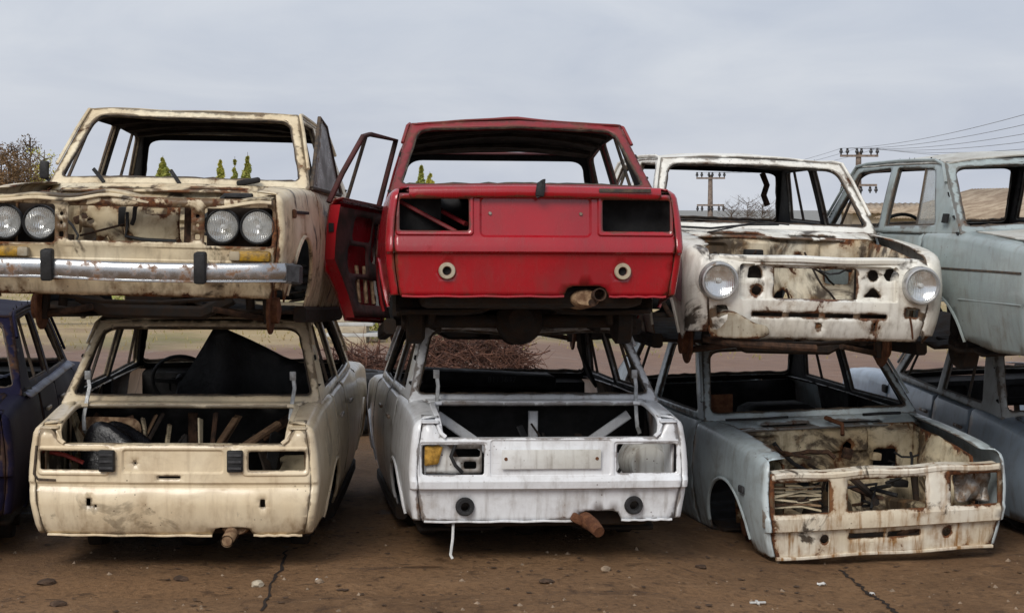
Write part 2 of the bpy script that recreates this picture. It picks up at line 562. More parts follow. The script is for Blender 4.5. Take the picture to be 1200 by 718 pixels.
def panel(name, parent, mat, outline, fmap, holes=(), step=.06, thick=.006, out=None, rects=(), lines=(), amp=0., seed=0, ang=32, dens_step=None, back=None):
    """sheet-metal panel: 2-D outline with holes, pressed steps (rects) and fold lines, mapped onto a surface"""
    ds = dens_step or step * .8
    ol = dens(outline, ds)
    hs = [dens(h, ds * .7) for h in holes]
    V, E_ = [], []
    def loop(lp, closed=True):
        n = len(V)
        V.extend(lp)
        k = len(lp)
        for i in range(k if closed else k - 1):
            E_.append((n + i, n + (i + 1) % k))
    loop(ol)
    for h in hs:
        loop(h)
    rl = []
    for (x0, x1, z0, z1, r, dep, bw) in rects:
        a = dens(rrect(x0, x1, z0, z1, r), ds)
        b_ = dens(rrect(x0 + bw, x1 - bw, z0 + bw, z1 - bw, max(.004, r - bw)), ds)
        loop(a)
        loop(b_)
        rl.append((rrect(x0 + bw * .97, x1 - bw * .97, z0 + bw * .97, z1 - bw * .97, max(.004, r - bw)), dep))
    for ln in lines:
        loop(dens(ln, ds, False), False)
    arr = np.array(V)
    lo, hi = np.array(ol).min(0), np.array(ol).max(0)
    gx = np.arange(lo[0] + step / 2, hi[0], step)
    gy = np.arange(lo[1] + step / 2, hi[1], step)
    if len(gx) and len(gy):
        G = np.array([(x + (step / 2 if j % 2 else 0), y) for j, y in enumerate(gy) for x in gx])
        k = pip(G, ol)
        for h in hs:
            k &= ~pip(G, h)
        G = G[k]
        if len(G):
            dd = np.sqrt(((G[:, None, :] - arr[None]) ** 2).sum(2)).min(1)
            G = G[dd > .42 * step]
            V = V + [tuple(g) for g in G]
    vs, es, fs, *_ = delaunay_2d_cdt([Vector(v) for v in V], E_, [], 0, 1e-5)
    P = np.array([(v.x, v.y) for v in vs])
    cen = np.array([P[list(f)].mean(0) for f in fs])
    keep = pip(cen, ol)
    for h in hs:
        keep &= ~pip(cen, h)
    fs = [tuple(f) for f, k in zip(fs, keep) if k]
    used = sorted({i for f in fs for i in f})
    re = {o_: i for i, o_ in enumerate(used)}
    P = P[used]
    fs = [tuple(re[i] for i in f) for f in fs]
    dep = np.zeros(len(P))
    for lp, d_ in rl:
        dep[pip(P, lp)] = d_
    ov = Vector(out) if out else None
    X = []
    for (u, v), d_ in zip(P, dep):
        q = Vector(fmap(u, v))
        if ov is not None:
            a_ = d_
            if amp:
                a_ += amp * noise.noise(q * 2.3 + Vector((seed * 7.1, seed * 3.3, seed))) + amp * .5 * noise.noise(q * 6 + Vector((seed, 0, seed * 5.)))
            q = q + ov * a_
        X.append(q)
    if ov is not None:
        s_ = Vector()
        for f in fs:
            s_ += (X[f[1]] - X[f[0]]).cross(X[f[2]] - X[f[0]])
        if s_.dot(ov) < 0:
            fs = [f[::-1] for f in fs]
    me = bpy.data.meshes.new(name)
    me.from_pydata(X, [], fs)
    me.update()
    smooth(me, ang)
    at = me.attributes.new('rim', 'FLOAT', 'POINT')
    at.data.foreach_set('value', np.clip(1 - bdist(P, [ol] + hs) / .045, 0, 1).astype(np.float32))
    o = link(name, me, mat, parent)
    if thick:
        md = o.modifiers.new('thickness', 'SOLIDIFY')
        md.thickness = thick
        md.offset = -1
        if back:
            me.materials.append(M[back])
            md.material_offset = 1
    return o

# ------------------------------------------------------------------ the ground
def ss(a, b_, x):
    t = min(1, max(0, (x - a) / (b_ - a)))
    return t * t * (3 - 2 * t)
def gz(x, y):
    z = -.15 * ss(.4, 2.0, x)
    z += .018 * noise.noise(Vector((x * .8, y * .8, 0))) + .010 * noise.noise(Vector((x * 3, y * 3, 2)))
    z -= .022 * math.exp(-((y - 9.35 - .04 * math.sin(x * 1.3)) / .10) ** 2) * ss(-5, -3, x)
    return z * (1 - ss(30, 80, y))
def ground():
    xs = sorted(set([round(-9 + .12 * i, 3) for i in range(151)] + [-2500, -900, -300, -120, -60, -30, -18, -12, 12, 18, 30, 60, 120, 300, 900, 2500]))
    ys = sorted(set([round(5 + .12 * i, 3) for i in range(130)] + [-60, -20, -5, 0, 3, 22, 24, 27, 30, 35, 40, 45, 50, 60, 80, 110, 160, 240, 400, 800, 1600, 3500]))
    nx = len(xs)
    V = [(x, y, gz(x, y)) for y in ys for x in xs]
    F = [(j * nx + i, j * nx + i + 1, (j + 1) * nx + i + 1, (j + 1) * nx + i) for j in range(len(ys) - 1) for i in range(nx - 1)]
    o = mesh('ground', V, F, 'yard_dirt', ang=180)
    o['kind'] = 'structure'
ground()

# ------------------------------------------------------------------ the cars
Wz = interp([(.15, .70), (.25, .738), (.35, .766), (.48, .787), (.60, .797), (.64, .796), (.75, .787), (.86, .770), (.92, .757), (1.0, .74)])
tap = interp([(-2.2, .965), (-1.9, .972), (-1.5, .984), (-1.2, .991), (-.3, 1), (.6, .997), (1.2, .985), (1.6, .972), (1.9, .957)])
zsh = interp([(-2.2, .888), (-2.0, .906), (-1.75, .928), (-1.5, .946), (-1.2, .950), (-.6, .945), (.1, .93), (.65, .915), (.95, .902), (1.2, .888), (1.45, .868), (1.7, .84), (1.9, .812)])
flat = interp([(-2.2, .085), (-1.75, .085), (-1.45, .035), (-1.2, .03), (.6, .03), (.75, .06), (.95, .09), (1.9, .085)])
PROF_R = dict(
    quad=interp([(.30, .075), (.345, .055), (.50, .03), (.555, .018), (.568, -.012), (.60, -.014), (.64, 0), (.86, .005), (.92, .03)]),
    bulge=interp([(.28, .07), (.31, .045), (.36, .015), (.42, -.006), (.49, -.016), (.55, -.006), (.572, .010), (.585, .010), (.60, -.002), (.64, 0), (.86, .005), (.92, .03)]),
    rect=interp([(.30, .062), (.345, .045), (.515, .022), (.527, -.016), (.565, -.022), (.590, .0), (.79, .008), (.92, .03)]),
)
PROF_F = dict(
    round=interp([(.28, -.10), (.33, -.05), (.42, -.015), (.52, .0), (.64, .0), (.75, -.02), (.82, -.06), (.9, -.12)]),
    quad=interp([(.26, -.11), (.40, -.06), (.46, -.02), (.56, 0), (.78, 0), (.83, -.02), (.9, -.03)]),
    rect=interp([(.20, -.045), (.37, -.03), (.40, -.028), (.412, .004), (.485, .012), (.51, 0), (.75, -.008), (.85, -.03)]),
)
FOLDS_R = dict(bulge=(.36, .42, .49, .55, .572, .585, .60), quad=(.555, .568, .60, .64), rect=(.515, .527, .565, .590))
FOLDS_F = dict(round=(.42, .52), quad=(.40, .46, .56), rect=(.40, .412, .485, .51))
SR = .045     # shoulder radius

class Car:
    def __init__(s, name, label, pos, ang, paint, bay=None, roof=None, front='quad', rear='quad', lid=True, seed=1,
                 Rf=.035, Rr=.04, yr=-2.12, floor_z=.26, zfront=.30, group='stacked scrap cars', amp=.006, skip=(), inner='interior', lowpaint=None, zrear=None):
        s.root = thing(name, label, 'car', pos, tuple(R(a) for a in ang), group)
        # order of rotation: roll about Y, pitch about X, heading about Z
        s.root.rotation_euler = (R(ang[1]), R(ang[2]), R(ang[0]))
        s.m, s.bay, s.roofm = paint, bay or paint, roof or paint
        s.low = lowpaint or 'under'
        s.front, s.rear, s.lid, s.seed, s.amp = front, rear, lid, seed, amp
        s.yf, s.yr, s.Rf, s.Rr = 1.86, yr, Rf, Rr
        s.pf, s.pr = PROF_F[front], PROF_R[rear]
        s.floor_z, s.zfront, s.skip, s.inner = floor_z, zfront, skip, inner
        s.zrear = zrear or (.312 if rear == 'bulge' else .345)
        s.rnd = random.Random(seed * 31)
    # -- surfaces
    def S(s, p, q, sg):
        a, inset = 0., 0.
        y = p
        if p > s.yf - s.Rf:
            a = min((p - s.yf + s.Rf) / s.Rf, PI / 2)
            y = s.yf - s.Rf + s.Rf * math.sin(a)
            inset = s.Rf * (1 - math.cos(a))
        elif p < s.yr + s.Rr:
            a = -min((s.yr + s.Rr - p) / s.Rr, PI / 2)
            y = s.yr + s.Rr + s.Rr * math.sin(a)
            inset = s.Rr * (1 - math.cos(a))
        zs = zsh(y)
        dx = 0.
        z = q
        if q > zs - SR:
            t = (q - zs + SR) / SR
            if t < PI / 2:
                dx = SR * (1 - math.cos(t))
                z = zs - SR + SR * math.sin(t)
            else:
                e = q - (zs - SR + SR * PI / 2)
                dx = SR + e
                z = zs + .10 * e
        x = Wz(z) * tap(y) - inset - dx * math.cos(a)
        y2 = y - dx * math.sin(a)
        y2 += ss(s.yf - .30, s.yf, p) * s.pf(min(z, zs)) + ss(-s.yr - .25, -s.yr, -p) * s.pr(min(z, zs))
        return (sg * x, y2, z)
    def top(s, y):
        yy = min(max(y, s.yr), s.yf)
        return zsh(yy) - SR + SR * PI / 2 + flat(yy)
    def zb(s, p):
        b_ = float(np.interp(p, [-2.3, -1.9, -1.55, -1.5, -.9, .85, 1.55, 1.7, 1.95], [s.zrear + .005, s.zrear, .32, .27, .25, .25, .27, s.zfront, s.zfront + .01]))
        for yc, r, zc, h in ((-1.212, .335, .26, .325), (1.212, .35, .27, .36)):
            d = abs(p - yc)
            if d < r:
                b_ = max(b_, zc + h * math.sqrt(1 - (d / r) ** 2))
        return b_
    def strip(s, p0, p1, z0=None, z1=None):
        n = max(6, int(abs(p1 - p0) / .03))
        ps = [p0 + (p1 - p0) * i / n for i in range(n + 1)]
        lo = [(p, s.zb(p) if z0 is None else z0) for p in ps]
        hi = [(p, s.top(p) if z1 is None else z1) for p in reversed(ps)]
        return lo + hi
    def gx(s, y, z):
        t = (z - .915) / .46
        x = .738 - .118 * t - .016 * t * t - .010 * ss(.2, .7, y) - .010 * ss(.9, 1.5, -y)
        if z > 1.34:
            x -= (z - 1.34) ** 2 * 7
        return x
    def xe(s, z, end):
        y = s.yf if end > 0 else s.yr
        return Wz(z) * tap(y) - (s.Rf if end > 0 else s.Rr)
    # -- parts
    def sides(s, doors=((1, 1), (1, 1)), glass=True):
        m = s.m
        pe, pb = s.yf - s.Rf + s.Rf * PI / 2, s.yr + s.Rr - s.Rr * PI / 2
        for sg, (fd, rd) in zip((-1, 1), doors):
            o = (sg, 0, 0)
            fm = lambda p, q, sg=sg: s.S(p, q, sg)
            fl = [[(s.yf - .25, z), (pe, z)] for z in FOLDS_F[s.front]]
            rl = [[(s.yr + .2, z), (pb, z)] for z in FOLDS_R[s.rear]]
            def vl(p):
                return [(p, s.zb(p) + .012), (p, s.top(p) - .004)]
            def shl(p0, p1):
                n_ = max(2, int(abs(p1 - p0) / .09))
                L2 = []
                for k in (0, .34, .67, 1.):
                    L2.append([(p, zsh(min(max(p, s.yr), s.yf)) - SR + SR * k * PI / 2) for p in [p0 + (p1 - p0) * i / n_ for i in range(n_ + 1)]])
                return L2
            fl += [vl(s.yf - s.Rf + s.Rf * PI / 2 * k) for k in (0, .25, .5, .75)] + shl(.66, pe - .004)
            rl += [vl(s.yr + s.Rr - s.Rr * PI / 2 * k) for k in (0, .25, .5, .75)] + shl(pb + .004, -1.04)
            f = panel('fender', s.root, m, s.strip(.645, pe), fm, step=.055, thick=.008, out=o, amp=s.amp, seed=s.seed, lines=fl + [[(.65, .66), (1.5, .655)]])
            MB().tube([s.S(1.212 + .352 * math.cos(t), .27 + .362 * math.sin(t), sg) for t in [PI * i / 22 for i in range(1, 22)]], .011, 6).build('arch_lip', m, f)
            b_ = panel('fender', s.root, m, s.strip(pb, -1.03), fm, step=.055, thick=.008, out=o, amp=s.amp, seed=s.seed + 1, lines=rl)
            MB().tube([s.S(-1.212 + .337 * math.cos(t), .26 + .327 * math.sin(t), sg) for t in [PI * i / 22 for i in range(1, 22)]], .010, 6).build('arch_lip', m, b_)
            if fd:
                d = panel('door', s.root, m, s.strip(-.343, .636), fm, step=.07, thick=.01, out=o, amp=s.amp, seed=s.seed + 2, back=s.inner)
                MB().box((sg * .80, -.22, .80), (.018, .15, .022), None, .006).build('handle', 'steel', d)
            if rd:
                d = panel('door', s.root, m, s.strip(-1.022, -.352), fm, step=.07, thick=.01, out=o, amp=s.amp, seed=s.seed + 3, back=s.inner)
                MB().box((sg * .80, -.90, .80), (.018, .14, .022), None, .006).build('handle', 'steel', d)
            MB().bar([(sg * .715, -.9, .22), (sg * .72, 0, .215), (sg * .715, .87, .22)], .07, .09).build('sill', s.low, s.root)
            # B pillar below the belt
            MB().bar([(sg * .69, -.35, .26), (sg * .715, -.35, .6), (sg * .70, -.35, .93)], .05, .10, (0, 1, 0)).build('pillar', s.inner, s.root)
    def greenhouse(s, dz=lambda x, y: 0., vents=True, quarter=True, sidem=None, roofthick=.012, lining=None, ribs=False, seal='seal', rear_panes=()):
        m = sidem or s.m
        ol = [(.70, .915), (.60, 1.02), (.40, 1.235), (.275, 1.365), (.12, 1.385), (-.4, 1.392), (-.92, 1.385), (-1.05, 1.365), (-1.16, 1.25), (-1.36, 1.065), (-1.50, .935), (-.6, .935)]
        fw = roundpoly([(-.305, .962), (.535, .962), (.205, 1.325), (-.295, 1.343)], [.02, .03, .05, .03])
        rw = roundpoly([(-1.13, .988), (-.395, .975), (-.39, 1.343), (-.95, 1.330)], [.03, .02, .03, .05])
        for sg in (-1, 1):
            fm = lambda y, z, sg=sg: (sg * s.gx(y, z), y, z + dz(sg * .6, y) * ss(.93, 1.37, z))
            g = panel('window_frame', s.root, m, ol, fm, [fw, rw], step=.024, thick=.032, out=(sg, 0, 0), amp=.002, seed=s.seed, back=s.inner)
            mb = MB()
            for lp in (fw, rw):
                mb.tube([Vector(fm(y, z)) - Vector((sg * .012, 0, 0)) for y, z in dens(lp, .06)], .008, 6, True)
            mb.build('seal', seal, g)
            if vents:
                MB().bar([Vector(fm(.36, .965)) - Vector((sg * .012, 0, 0)), Vector(fm(.20, 1.325)) - Vector((sg * .012, 0, 0))], .014, .018, (1, 0, 0)).build('divider', seal, g)
            if quarter:
                MB().bar([Vector(fm(-.86, .985)) - Vector((sg * .012, 0, 0)), Vector(fm(-.80, 1.34)) - Vector((sg * .012, 0, 0))], .016, .018, (1, 0, 0)).build('divider', seal, g)
            MB().tube([Vector(fm(y, z)) + Vector((sg * .010, 0, .004)) for y, z in ((.60, 1.03), (.40, 1.245), (.28, 1.362), (.12, 1.378), (-.4, 1.384), (-.92, 1.378), (-1.06, 1.35), (-1.16, 1.24))], .010, 6).build('rain_gutter', m, g)
        # windscreen and rear window surrounds
        def ws(u, v, front):
            t = v / .62
            hw = s.gx(.70 - .43 * t if front else -1.5 + .45 * t, .915 + .46 * t)
            k = 1 - min(1, (u / hw) ** 2)
            y = (.70 - .425 * t + .055 * k) if front else (-1.50 + .45 * t - .045 * k)
            z = (.915 + .455 * t if front else .940 + .430 * t) + .006 * k
            return (u, y, z + dz(u, y) * ss(.2, 1, t))
        for front in (True, False):
            hw0 = s.gx(.70 if front else -1.5, .915)
            hw1 = s.gx(.275 if front else -1.05, 1.37)
            n = 8
            o = [(-hw0 + (hw0 - hw1) * (i / n), .62 * i / n) for i in range(n + 1)]
            ol2 = [(x, v) for x, v in o] + [(-x, v) for x, v in reversed(o)]
            hb, ht = hw0 - .052, hw1 - .038
            h = roundpoly([(-hb, .055), (hb, .055), (ht, .572), (-ht, .572)], [.05, .05, .085, .085], 7)
            g = panel('windscreen_frame' if front else 'rear_window_frame', s.root, m, ol2, lambda u, v, f=front: ws(u, v, f), [h], step=.024, thick=.03, out=(0, 1 if front else -1, .4), amp=.002, seed=s.seed + 4, back=s.inner)
            rn = random.Random(s.seed + front)
            MB().tube([Vector(ws(u, v, front)) + Vector((rn.uniform(-1, 1) * .003, (-.014 if front else .014), -.004 + rn.uniform(-1, 1) * .004)) for u, v in dens(h, .05)], .011, 6, True).build('seal', seal, g)
        # roof
        def rf(x, y):
            e = abs(x) / .62
            w = abs(y + .39) / .70
            return (x, y, 1.366 + .052 * (1 - min(1, e) ** 2.4) * (1 - .55 * min(1, w) ** 4) + dz(x, y))
        panel('roof', s.root, s.roofm, rrect(-.612, .612, -1.075, .292, .05), rf, step=.07, thick=roofthick, out=(0, 0, 1), amp=.008, seed=s.seed + 6)
        lr = panel('roof_lining', s.root, lining or s.inner, rrect(-.575, .575, -1.02, .235, .05), lambda x, y: tuple(Vector(rf(x, y)) - Vector((0, 0, .040))), step=.12, thick=.004, out=(0, 0, -1), amp=.012, seed=s.seed + 7)
        if ribs:
            for yy in (-.78, -.42, -.05):
                MB().bar([Vector(rf(x, yy)) - Vector((0, 0, .055)) for x in (-.56, -.4, -.2, 0, .2, .4, .56)], .05, .02).build('rib', lining or s.inner, lr)
    def cowl(s, slots=True):
        hs = [rrect(.10, .40, .80, .832, .008), rrect(-.40, -.10, .80, .832, .008)] if slots else []
        def f(x, y):
            k = 1 - min(1, (x / .70) ** 2)
            return (x, y + .055 * k, .917 - .05 * ss(.70, .90, y) + .012 * k)
        panel('cowl', s.root, s.m, [(-.70, .705), (.70, .705), (.66, .88), (-.66, .88)], f, hs, step=.06, thick=.012, out=(0, 0, 1), amp=.004, seed=s.seed)
        MB().box((0, .83, .84), (1.2, .10, .02)).build('slot_dark_box', 'interior', s.root)  # dark box added beneath the slots to keep them black
    def bay_parts(s, junk=14, holes=1, booster=True):
        rn = s.rnd
        hs = [circ(.32, .55, .05, 14, .2, 3), circ(-.15, .74, .035, 12, .25, 4), rrect(-.48, -.33, .60, .72, .02), rrect(.12, .24, .46, .62, .03), circ(-.05, .50, .06, 14, .25, 9), circ(.47, .78, .03, 10, .2, 5)]
        fw = panel('firewall', s.root, s.bay, [(-.60, .30), (.60, .30), (.63, .86), (.60, .885), (-.60, .885), (-.63, .86)], lambda x, z: (x, .90 + .05 * ss(.62, .45, z) + .02 * math.sin(x * 9), z), hs if holes else [], step=.06, thick=.008, out=(0, 1, 0), rects=[(-.30, .28, .70, .86, .03, .025, .02), (.30, .56, .56, .84, .03, -.02, .02)], amp=.012, seed=s.seed)
        for sg in (-1, 1):
            panel('inner_wing', s.root, s.bay, [(.90, .40), (1.72, .40), (1.76, .60), (1.74, .78), (1.3, .845), (.90, .865)], lambda y, z, sg=sg: (sg * (.60 - .11 * math.exp(-((y - 1.24) / .19) ** 2) * ss(.9, .6, z)), y, z), [circ(1.55, .60, .05, 12, .2, s.seed + sg), circ(1.05, .68, .028, 10, .2, s.seed)], step=.06, thick=.008, out=(-sg, 0, 0), amp=.012, seed=s.seed + sg)
            MB().bar([(sg * .42, .88, .36), (sg * .42, 1.3, .40), (sg * .43, 1.76, .40)], .07, .10).build('frame_rail', s.bay, s.root)
        # brackets, hoses, leftovers in the bay
        for k in range(junk):
            x, y, z = rn.uniform(-.52, .52), rn.uniform(.97, 1.3), rn.uniform(.50, .82)
            pts = [Vector((x, y, z))]
            d = Vector((rn.uniform(-1, 1), rn.uniform(-.4, .7), rn.uniform(-.9, .2)))
            for i in range(6):
                d += Vector((rn.uniform(-.7, .7), rn.uniform(-.5, .5), rn.uniform(-.6, .5)))
                q = pts[-1] + d.normalized() * .06
                q.x = max(-.56, min(.56, q.x))
                q.y = max(.95, min(1.7, q.y))
                q.z = max(.40, min(.84, q.z))
                pts.append(q)
            MB().tube(pts, rn.choice((.007, .010, .014)), 6).build('hose', rn.choice(('rubber', 'under_rust', 'rubber', 'under')), s.root)
        for k in range(5):
            x, y, z = rn.uniform(-.5, .5), rn.uniform(.96, 1.08), rn.uniform(.52, .82)
            MB().box((x, y, z), (rn.uniform(.05, .14), rn.uniform(.03, .09), rn.uniform(.04, .10)), Matrix.Rotation(rn.uniform(-.4, .4), 3, 'Y'), .008).build('bracket', rn.choice(('under_rust', s.bay, 'interior', 'rust_red')), s.root)
        if booster: MB().lathe([(.0, 0), (.10, 0), (.115, .02), (.115, .05), (.07, .08), (.03, .12), (0, .12)], (-.36, .955, .70), 'Y', 20).build('brake_booster', 'under_rust', s.root)
        MB().box((.40, 1.16, .55), (.24, .30, .015)).box((.40, 1.16, .565), (.20, .26, .012)).build('battery_tray', s.bay, s.root)
    def floor(s, dash=True, wheel=True, braces=None, rows=True, trunk=True):
        z = s.floor_z
        panel('floor', s.root, 'under', rrect(-.68, .68, -1.66, .90, .03), lambda x, y: (x, y, z + .10 * math.exp(-(x / .14) ** 2) + .012 * math.sin(y * 20) * (1 if abs(x) > .2 else 0)), step=.08, thick=.02, out=(0, 0, 1), amp=.006, seed=s.seed)
        if trunk:
            panel('trunk_floor', s.root, 'under_rust', rrect(-.66, .66, -2.06, -1.42, .03), lambda x, y: (x, y, .42 - .05 * ss(.25, .5, abs(x))), step=.08, thick=.012, out=(0, 0, 1), amp=.008, seed=s.seed)
            for sg in (-1, 1):
                MB().lathe([(0, .42), (.25, .42), (.31, .44), (.345, .50), (.35, .60), (.35, .70)], (0, -1.212, .28), 'X', 28, sg, half=True).build('wheel_house', s.bay if braces else 'under', s.root)
            panel('parcel_shelf', s.root, s.inner, [(-.66, -1.50), (.66, -1.50), (.66, -1.20), (-.66, -1.20)], lambda x, y: (x, y, .930), [circ(.4, -1.34, .05), circ(-.4, -1.34, .05), rrect(-.18, .18, -1.42, -1.28, .03)], step=.1, thick=.01, out=(0, 0, 1), amp=.004)
        panel('dark_bulkhead', s.root, s.inner, rrect(-.68, .68, .30, .935, .05), lambda x, z_: (x, -1.34 + .10 * ss(.9, .3, z_), z_), step=.12, thick=.02, out=(0, -1, 0), amp=.02, seed=s.seed)  # dark bulkhead added to block light through cabin and boot
        MB().box((0, -1.76, .35), (1.16, .50, .11), None, .04).build('dark_filler_box', 'under', s.root)  # dark box added under the boot to shut out light in the gap
        if braces:
            MB().bar([(0, -1.44, .44), (0, -1.45, .88)], .055, .03, (0, 1, 0)).build('brace', braces, s.root)
            for sg in (-1, 1):
                MB().bar([(sg * .56, -1.46, .86), (sg * .04, -1.46, .50)], .055, .03, (0, 1, 0)).build('brace', braces, s.root)
        if dash:
            d = panel('dashboard', s.root, s.inner, rrect(-.65, .65, 0, .36, .02), lambda x, v: (x, .68 - .17 * min(1, v / .16) + .03 * max(0, v - .16), .905 - .02 * (v / .16) if v < .16 else .885 - (v - .16)), [], rects=[(-.47, -.20, .19, .29, .03, -.02, .01), (.12, .48, .20, .30, .02, -.02, .01)], step=.06, thick=.03, out=(0, -.7, .5), amp=.004, seed=s.seed)
        if wheel:
            rot = Matrix.Rotation(R(-62), 3, 'X')
            c = Vector((-.34, .27, .86))
            mb = MB()
            mb.tube([c + rot @ Vector((.195 * math.cos(t), .195 * math.sin(t), 0)) for t in [2 * PI * i / 36 for i in range(36)]], .012, 8, True)
            st = mb.build('steering_wheel', 'rubber', s.root)
            mb = MB()
            for a in (0, 180):
                mb.bar([c + rot @ Vector((0, -.01, -.02)), c + rot @ Vector((.1 * math.cos(R(a)), -.012, -.015)), c + rot @ Vector((.19 * math.cos(R(a)), -.01, 0))], .035, .01, rot @ Vector((0, 0, 1)))
            mb.tube([c + rot @ Vector((0, -.01, .012)), c + rot @ Vector((0, -.01, -.03))], .045, 14)
            mb.build('spoke', 'rubber', st)
            MB().tube([c + rot @ Vector((0, 0, -.03)), c + rot @ Vector((0, 0, -.30))], .025, 10).build('column', 'rubber', st)
    def under(s, axle=.28, exhaust=True, front=True, disc=True, ex_x=.27):
        # rear axle with differential, drums, links, dampers
        mb = MB().tube([(-.62, -1.212, axle), (.62, -1.212, axle)], .038, 12)
        mb.lathe([(0, -.15), (.07, -.14), (.12, -.07), (.135, 0), (.12, .08), (.06, .16), (0, .17)], (0, -1.23, axle), 'Y', 18)
        mb.build('rear_axle', 'under', s.root)
        for sg in (-1, 1):
            MB().lathe([(0, .53), (.10, .53), (.128, .55), (.128, .62), (.12, .63), (.05, .635), (.05, .66), (0, .66)], (0, -1.212, axle), 'X', 22, sg).build('brake_drum', 'under', s.root)
            sp = []
            for i in range(48):
                t = i / 47
                sp.append((sg * .42 + .052 * math.cos(t * 5 * 2 * PI), -1.19 + .052 * math.sin(t * 5 * 2 * PI), axle + .04 + t * (.50 - axle)))
            MB().tube(sp, .008, 6).build('coil_spring', 'under', s.root)
            MB().tube([(sg * .50, -1.32, axle - .02), (sg * .46, -1.40, .62)], .022, 10).build('damper', 'under', s.root)
            MB().bar([(sg * .45, -1.18, axle - .04), (sg * .47, -.62, .24)], .035, .045).build('trailing_link', 'under', s.root)
        if front:
            mb = MB().bar([(-.40, 1.20, .30), (-.25, 1.22, .22), (.25, 1.22, .22), (.40, 1.20, .30)], .14, .07)
            mb.build('crossmember', 'under', s.root)
            for sg in (-1, 1):
                MB().bar([(sg * .32, 1.10, .24), (sg * .60, 1.212, axle - .05), (sg * .32, 1.32, .24)], .04, .03).build('wishbone', 'under_rust', s.root)
                MB().tube([(sg * .60, 1.212, axle - .07), (sg * .585, 1.212, axle + .17)], .03, 8).build('hub_carrier', 'under', s.root)
                MB().tube([(sg * .50, 1.21, axle), (sg * .47, 1.20, .62)], .024, 10).build('damper', 'under', s.root)
                if disc:
                    MB().lathe([(.04, .60), (.124, .60), (.127, .603), (.127, .612), (.124, .615), (.07, .615), (.07, .65), (.03, .66), (0, .66)], (0, 1.212, axle), 'X', 26, sg).build('brake_disc', 'rust_red', s.root)
            MB().tube([(-.42, 1.55, .30), (-.1, 1.57, .27), (.2, 1.57, .27), (.42, 1.55, .30)], .011, 8).build('stabiliser_bar', 'under', s.root)
            MB().box((.05, .98, .30), (.26, .42, .16), None, .03).build('gearbox_mount', 'under', s.root)
        if exhaust:
            mb = MB().tube([(.0, .6, .20), (.05, 0, .19), (.12, -.6, .20), (.20, -1.05, .26), (.24, -1.3, .40), (ex_x, -1.7, .33), (ex_x, -2.1, .31)], .02, 10)
            mb.lathe([(0, -.17), (.05, -.17), (.075, -.15), (.075, .15), (.05, .17), (0, .17)], (.06, -.3, .20), 'Y', 16)
            mb.build('exhaust_pipe', 'under_rust', s.root)
    def rear_panel(s, ztop=.80, holes=(), rects=(), notch=None, mat=None, extra=(), bow=.02, amp=.004, name='rear_panel', z0=.345, cornertop=None):
        xs = lambda z: s.xe(z, -1) - .004
        zt = cornertop or ztop
        zz = [z0 + (zt - z0) * i / 12 for i in range(13)]
        bot = [(-xs(z0), z0)]
        if notch:
            a, b_, h = notch
            bot += [(a, z0), (a + .02, z0 + h * .8), (a + .05, z0 + h), (b_ - .05, z0 + h), (b_ - .02, z0 + h * .8), (b_, z0)]
        bot += [(xs(z0), z0)]
        rgt = [(xs(z), z) for z in zz[1:]]
        lft = [(-xs(z), z) for z in reversed(zz[1:])]
        topc = []
        if cornertop:
            tc_ = [(.685, zt), (.648, zt - .003), (.628, zt - .020), (.615, zt - .048), (.602, ztop + .012), (.578, ztop)]
            topc = tc_ + [(-x, z) for x, z in reversed(tc_)]
        ol = bot + rgt + topc + lft
        fm = lambda x, z: (x, s.yr + s.pr(z) - bow * (1 - min(1, (x / xs(z)) ** 2)), z)
        ln = [[(-.74, z), (.74, z)] for z in FOLDS_R[s.rear] if z < ztop]
        segs = [(-xs(z0) + .01, xs(z0) - .01)] if not notch else [(-xs(z0) + .01, notch[0]), (notch[1], xs(z0) - .01)]
        for a, b2 in segs:
            MB().bar([Vector(fm(a + (b2 - a) * i / 14, z0)) + Vector((0, -.004, -.004 + .002 * math.sin(i * 1.7 + s.seed))) for i in range(15)], .016, .012).build('bottom_flange', mat or s.m, s.root)
        s.rfm = fm
        return panel(name, s.root, mat or s.m, ol, fm, holes, step=.045, thick=.008, out=(0, -1, 0), rects=rects, lines=ln, amp=amp, seed=s.seed + 8)
    def lid_panel(s, mat=None):
        def f(x, v):
            # v runs from the rear window back, then folds down over the edge
            L_ = -s.yr - 1.545 + .022
            r = .025
            bw = -.02 * (1 - min(1, (x / .66) ** 2))
            zt = .952 - .052 * (v / L_) + .006 * (1 - (x / .65) ** 2)
            if v < L_ - r:
                return (x, -1.545 - v + bw * v / L_, zt)
            t = (v - L_ + r) / r
            if t < PI / 2:
                return (x, -1.545 - (L_ - r) - r * math.sin(t) + bw, zt - r * (1 - math.cos(t)))
            return (x, -1.545 - L_ + bw, zt - r - (v - (L_ - r) - r * PI / 2))
        return panel('boot_lid', s.root, mat or s.m, rrect(-.652, .652, 0, -s.yr - 1.545 + .068, .02), f, step=.05, thick=.01, out=(0, -.5, .8), lines=[[(-.65, -s.yr - 1.545 + e), (.65, -s.yr - 1.545 + e)] for e in (-.003, .010, .023, .036)], amp=.003, seed=s.seed)
    def deck(s, y0=-1.49, y1=-1.60):
        """strip between the rear window and the boot opening"""
        panel('rear_deck', s.root, s.m, rrect(-.632, .632, y1, y0, .01), lambda x, y: (x, y - .03 * (1 - (x / .7) ** 2), .953 + .004 * (1 - (x / .7) ** 2) - .012 * ss(y1 + .03, y1, y)), step=.05, thick=.02, out=(0, 0, 1), amp=.003, seed=s.seed)
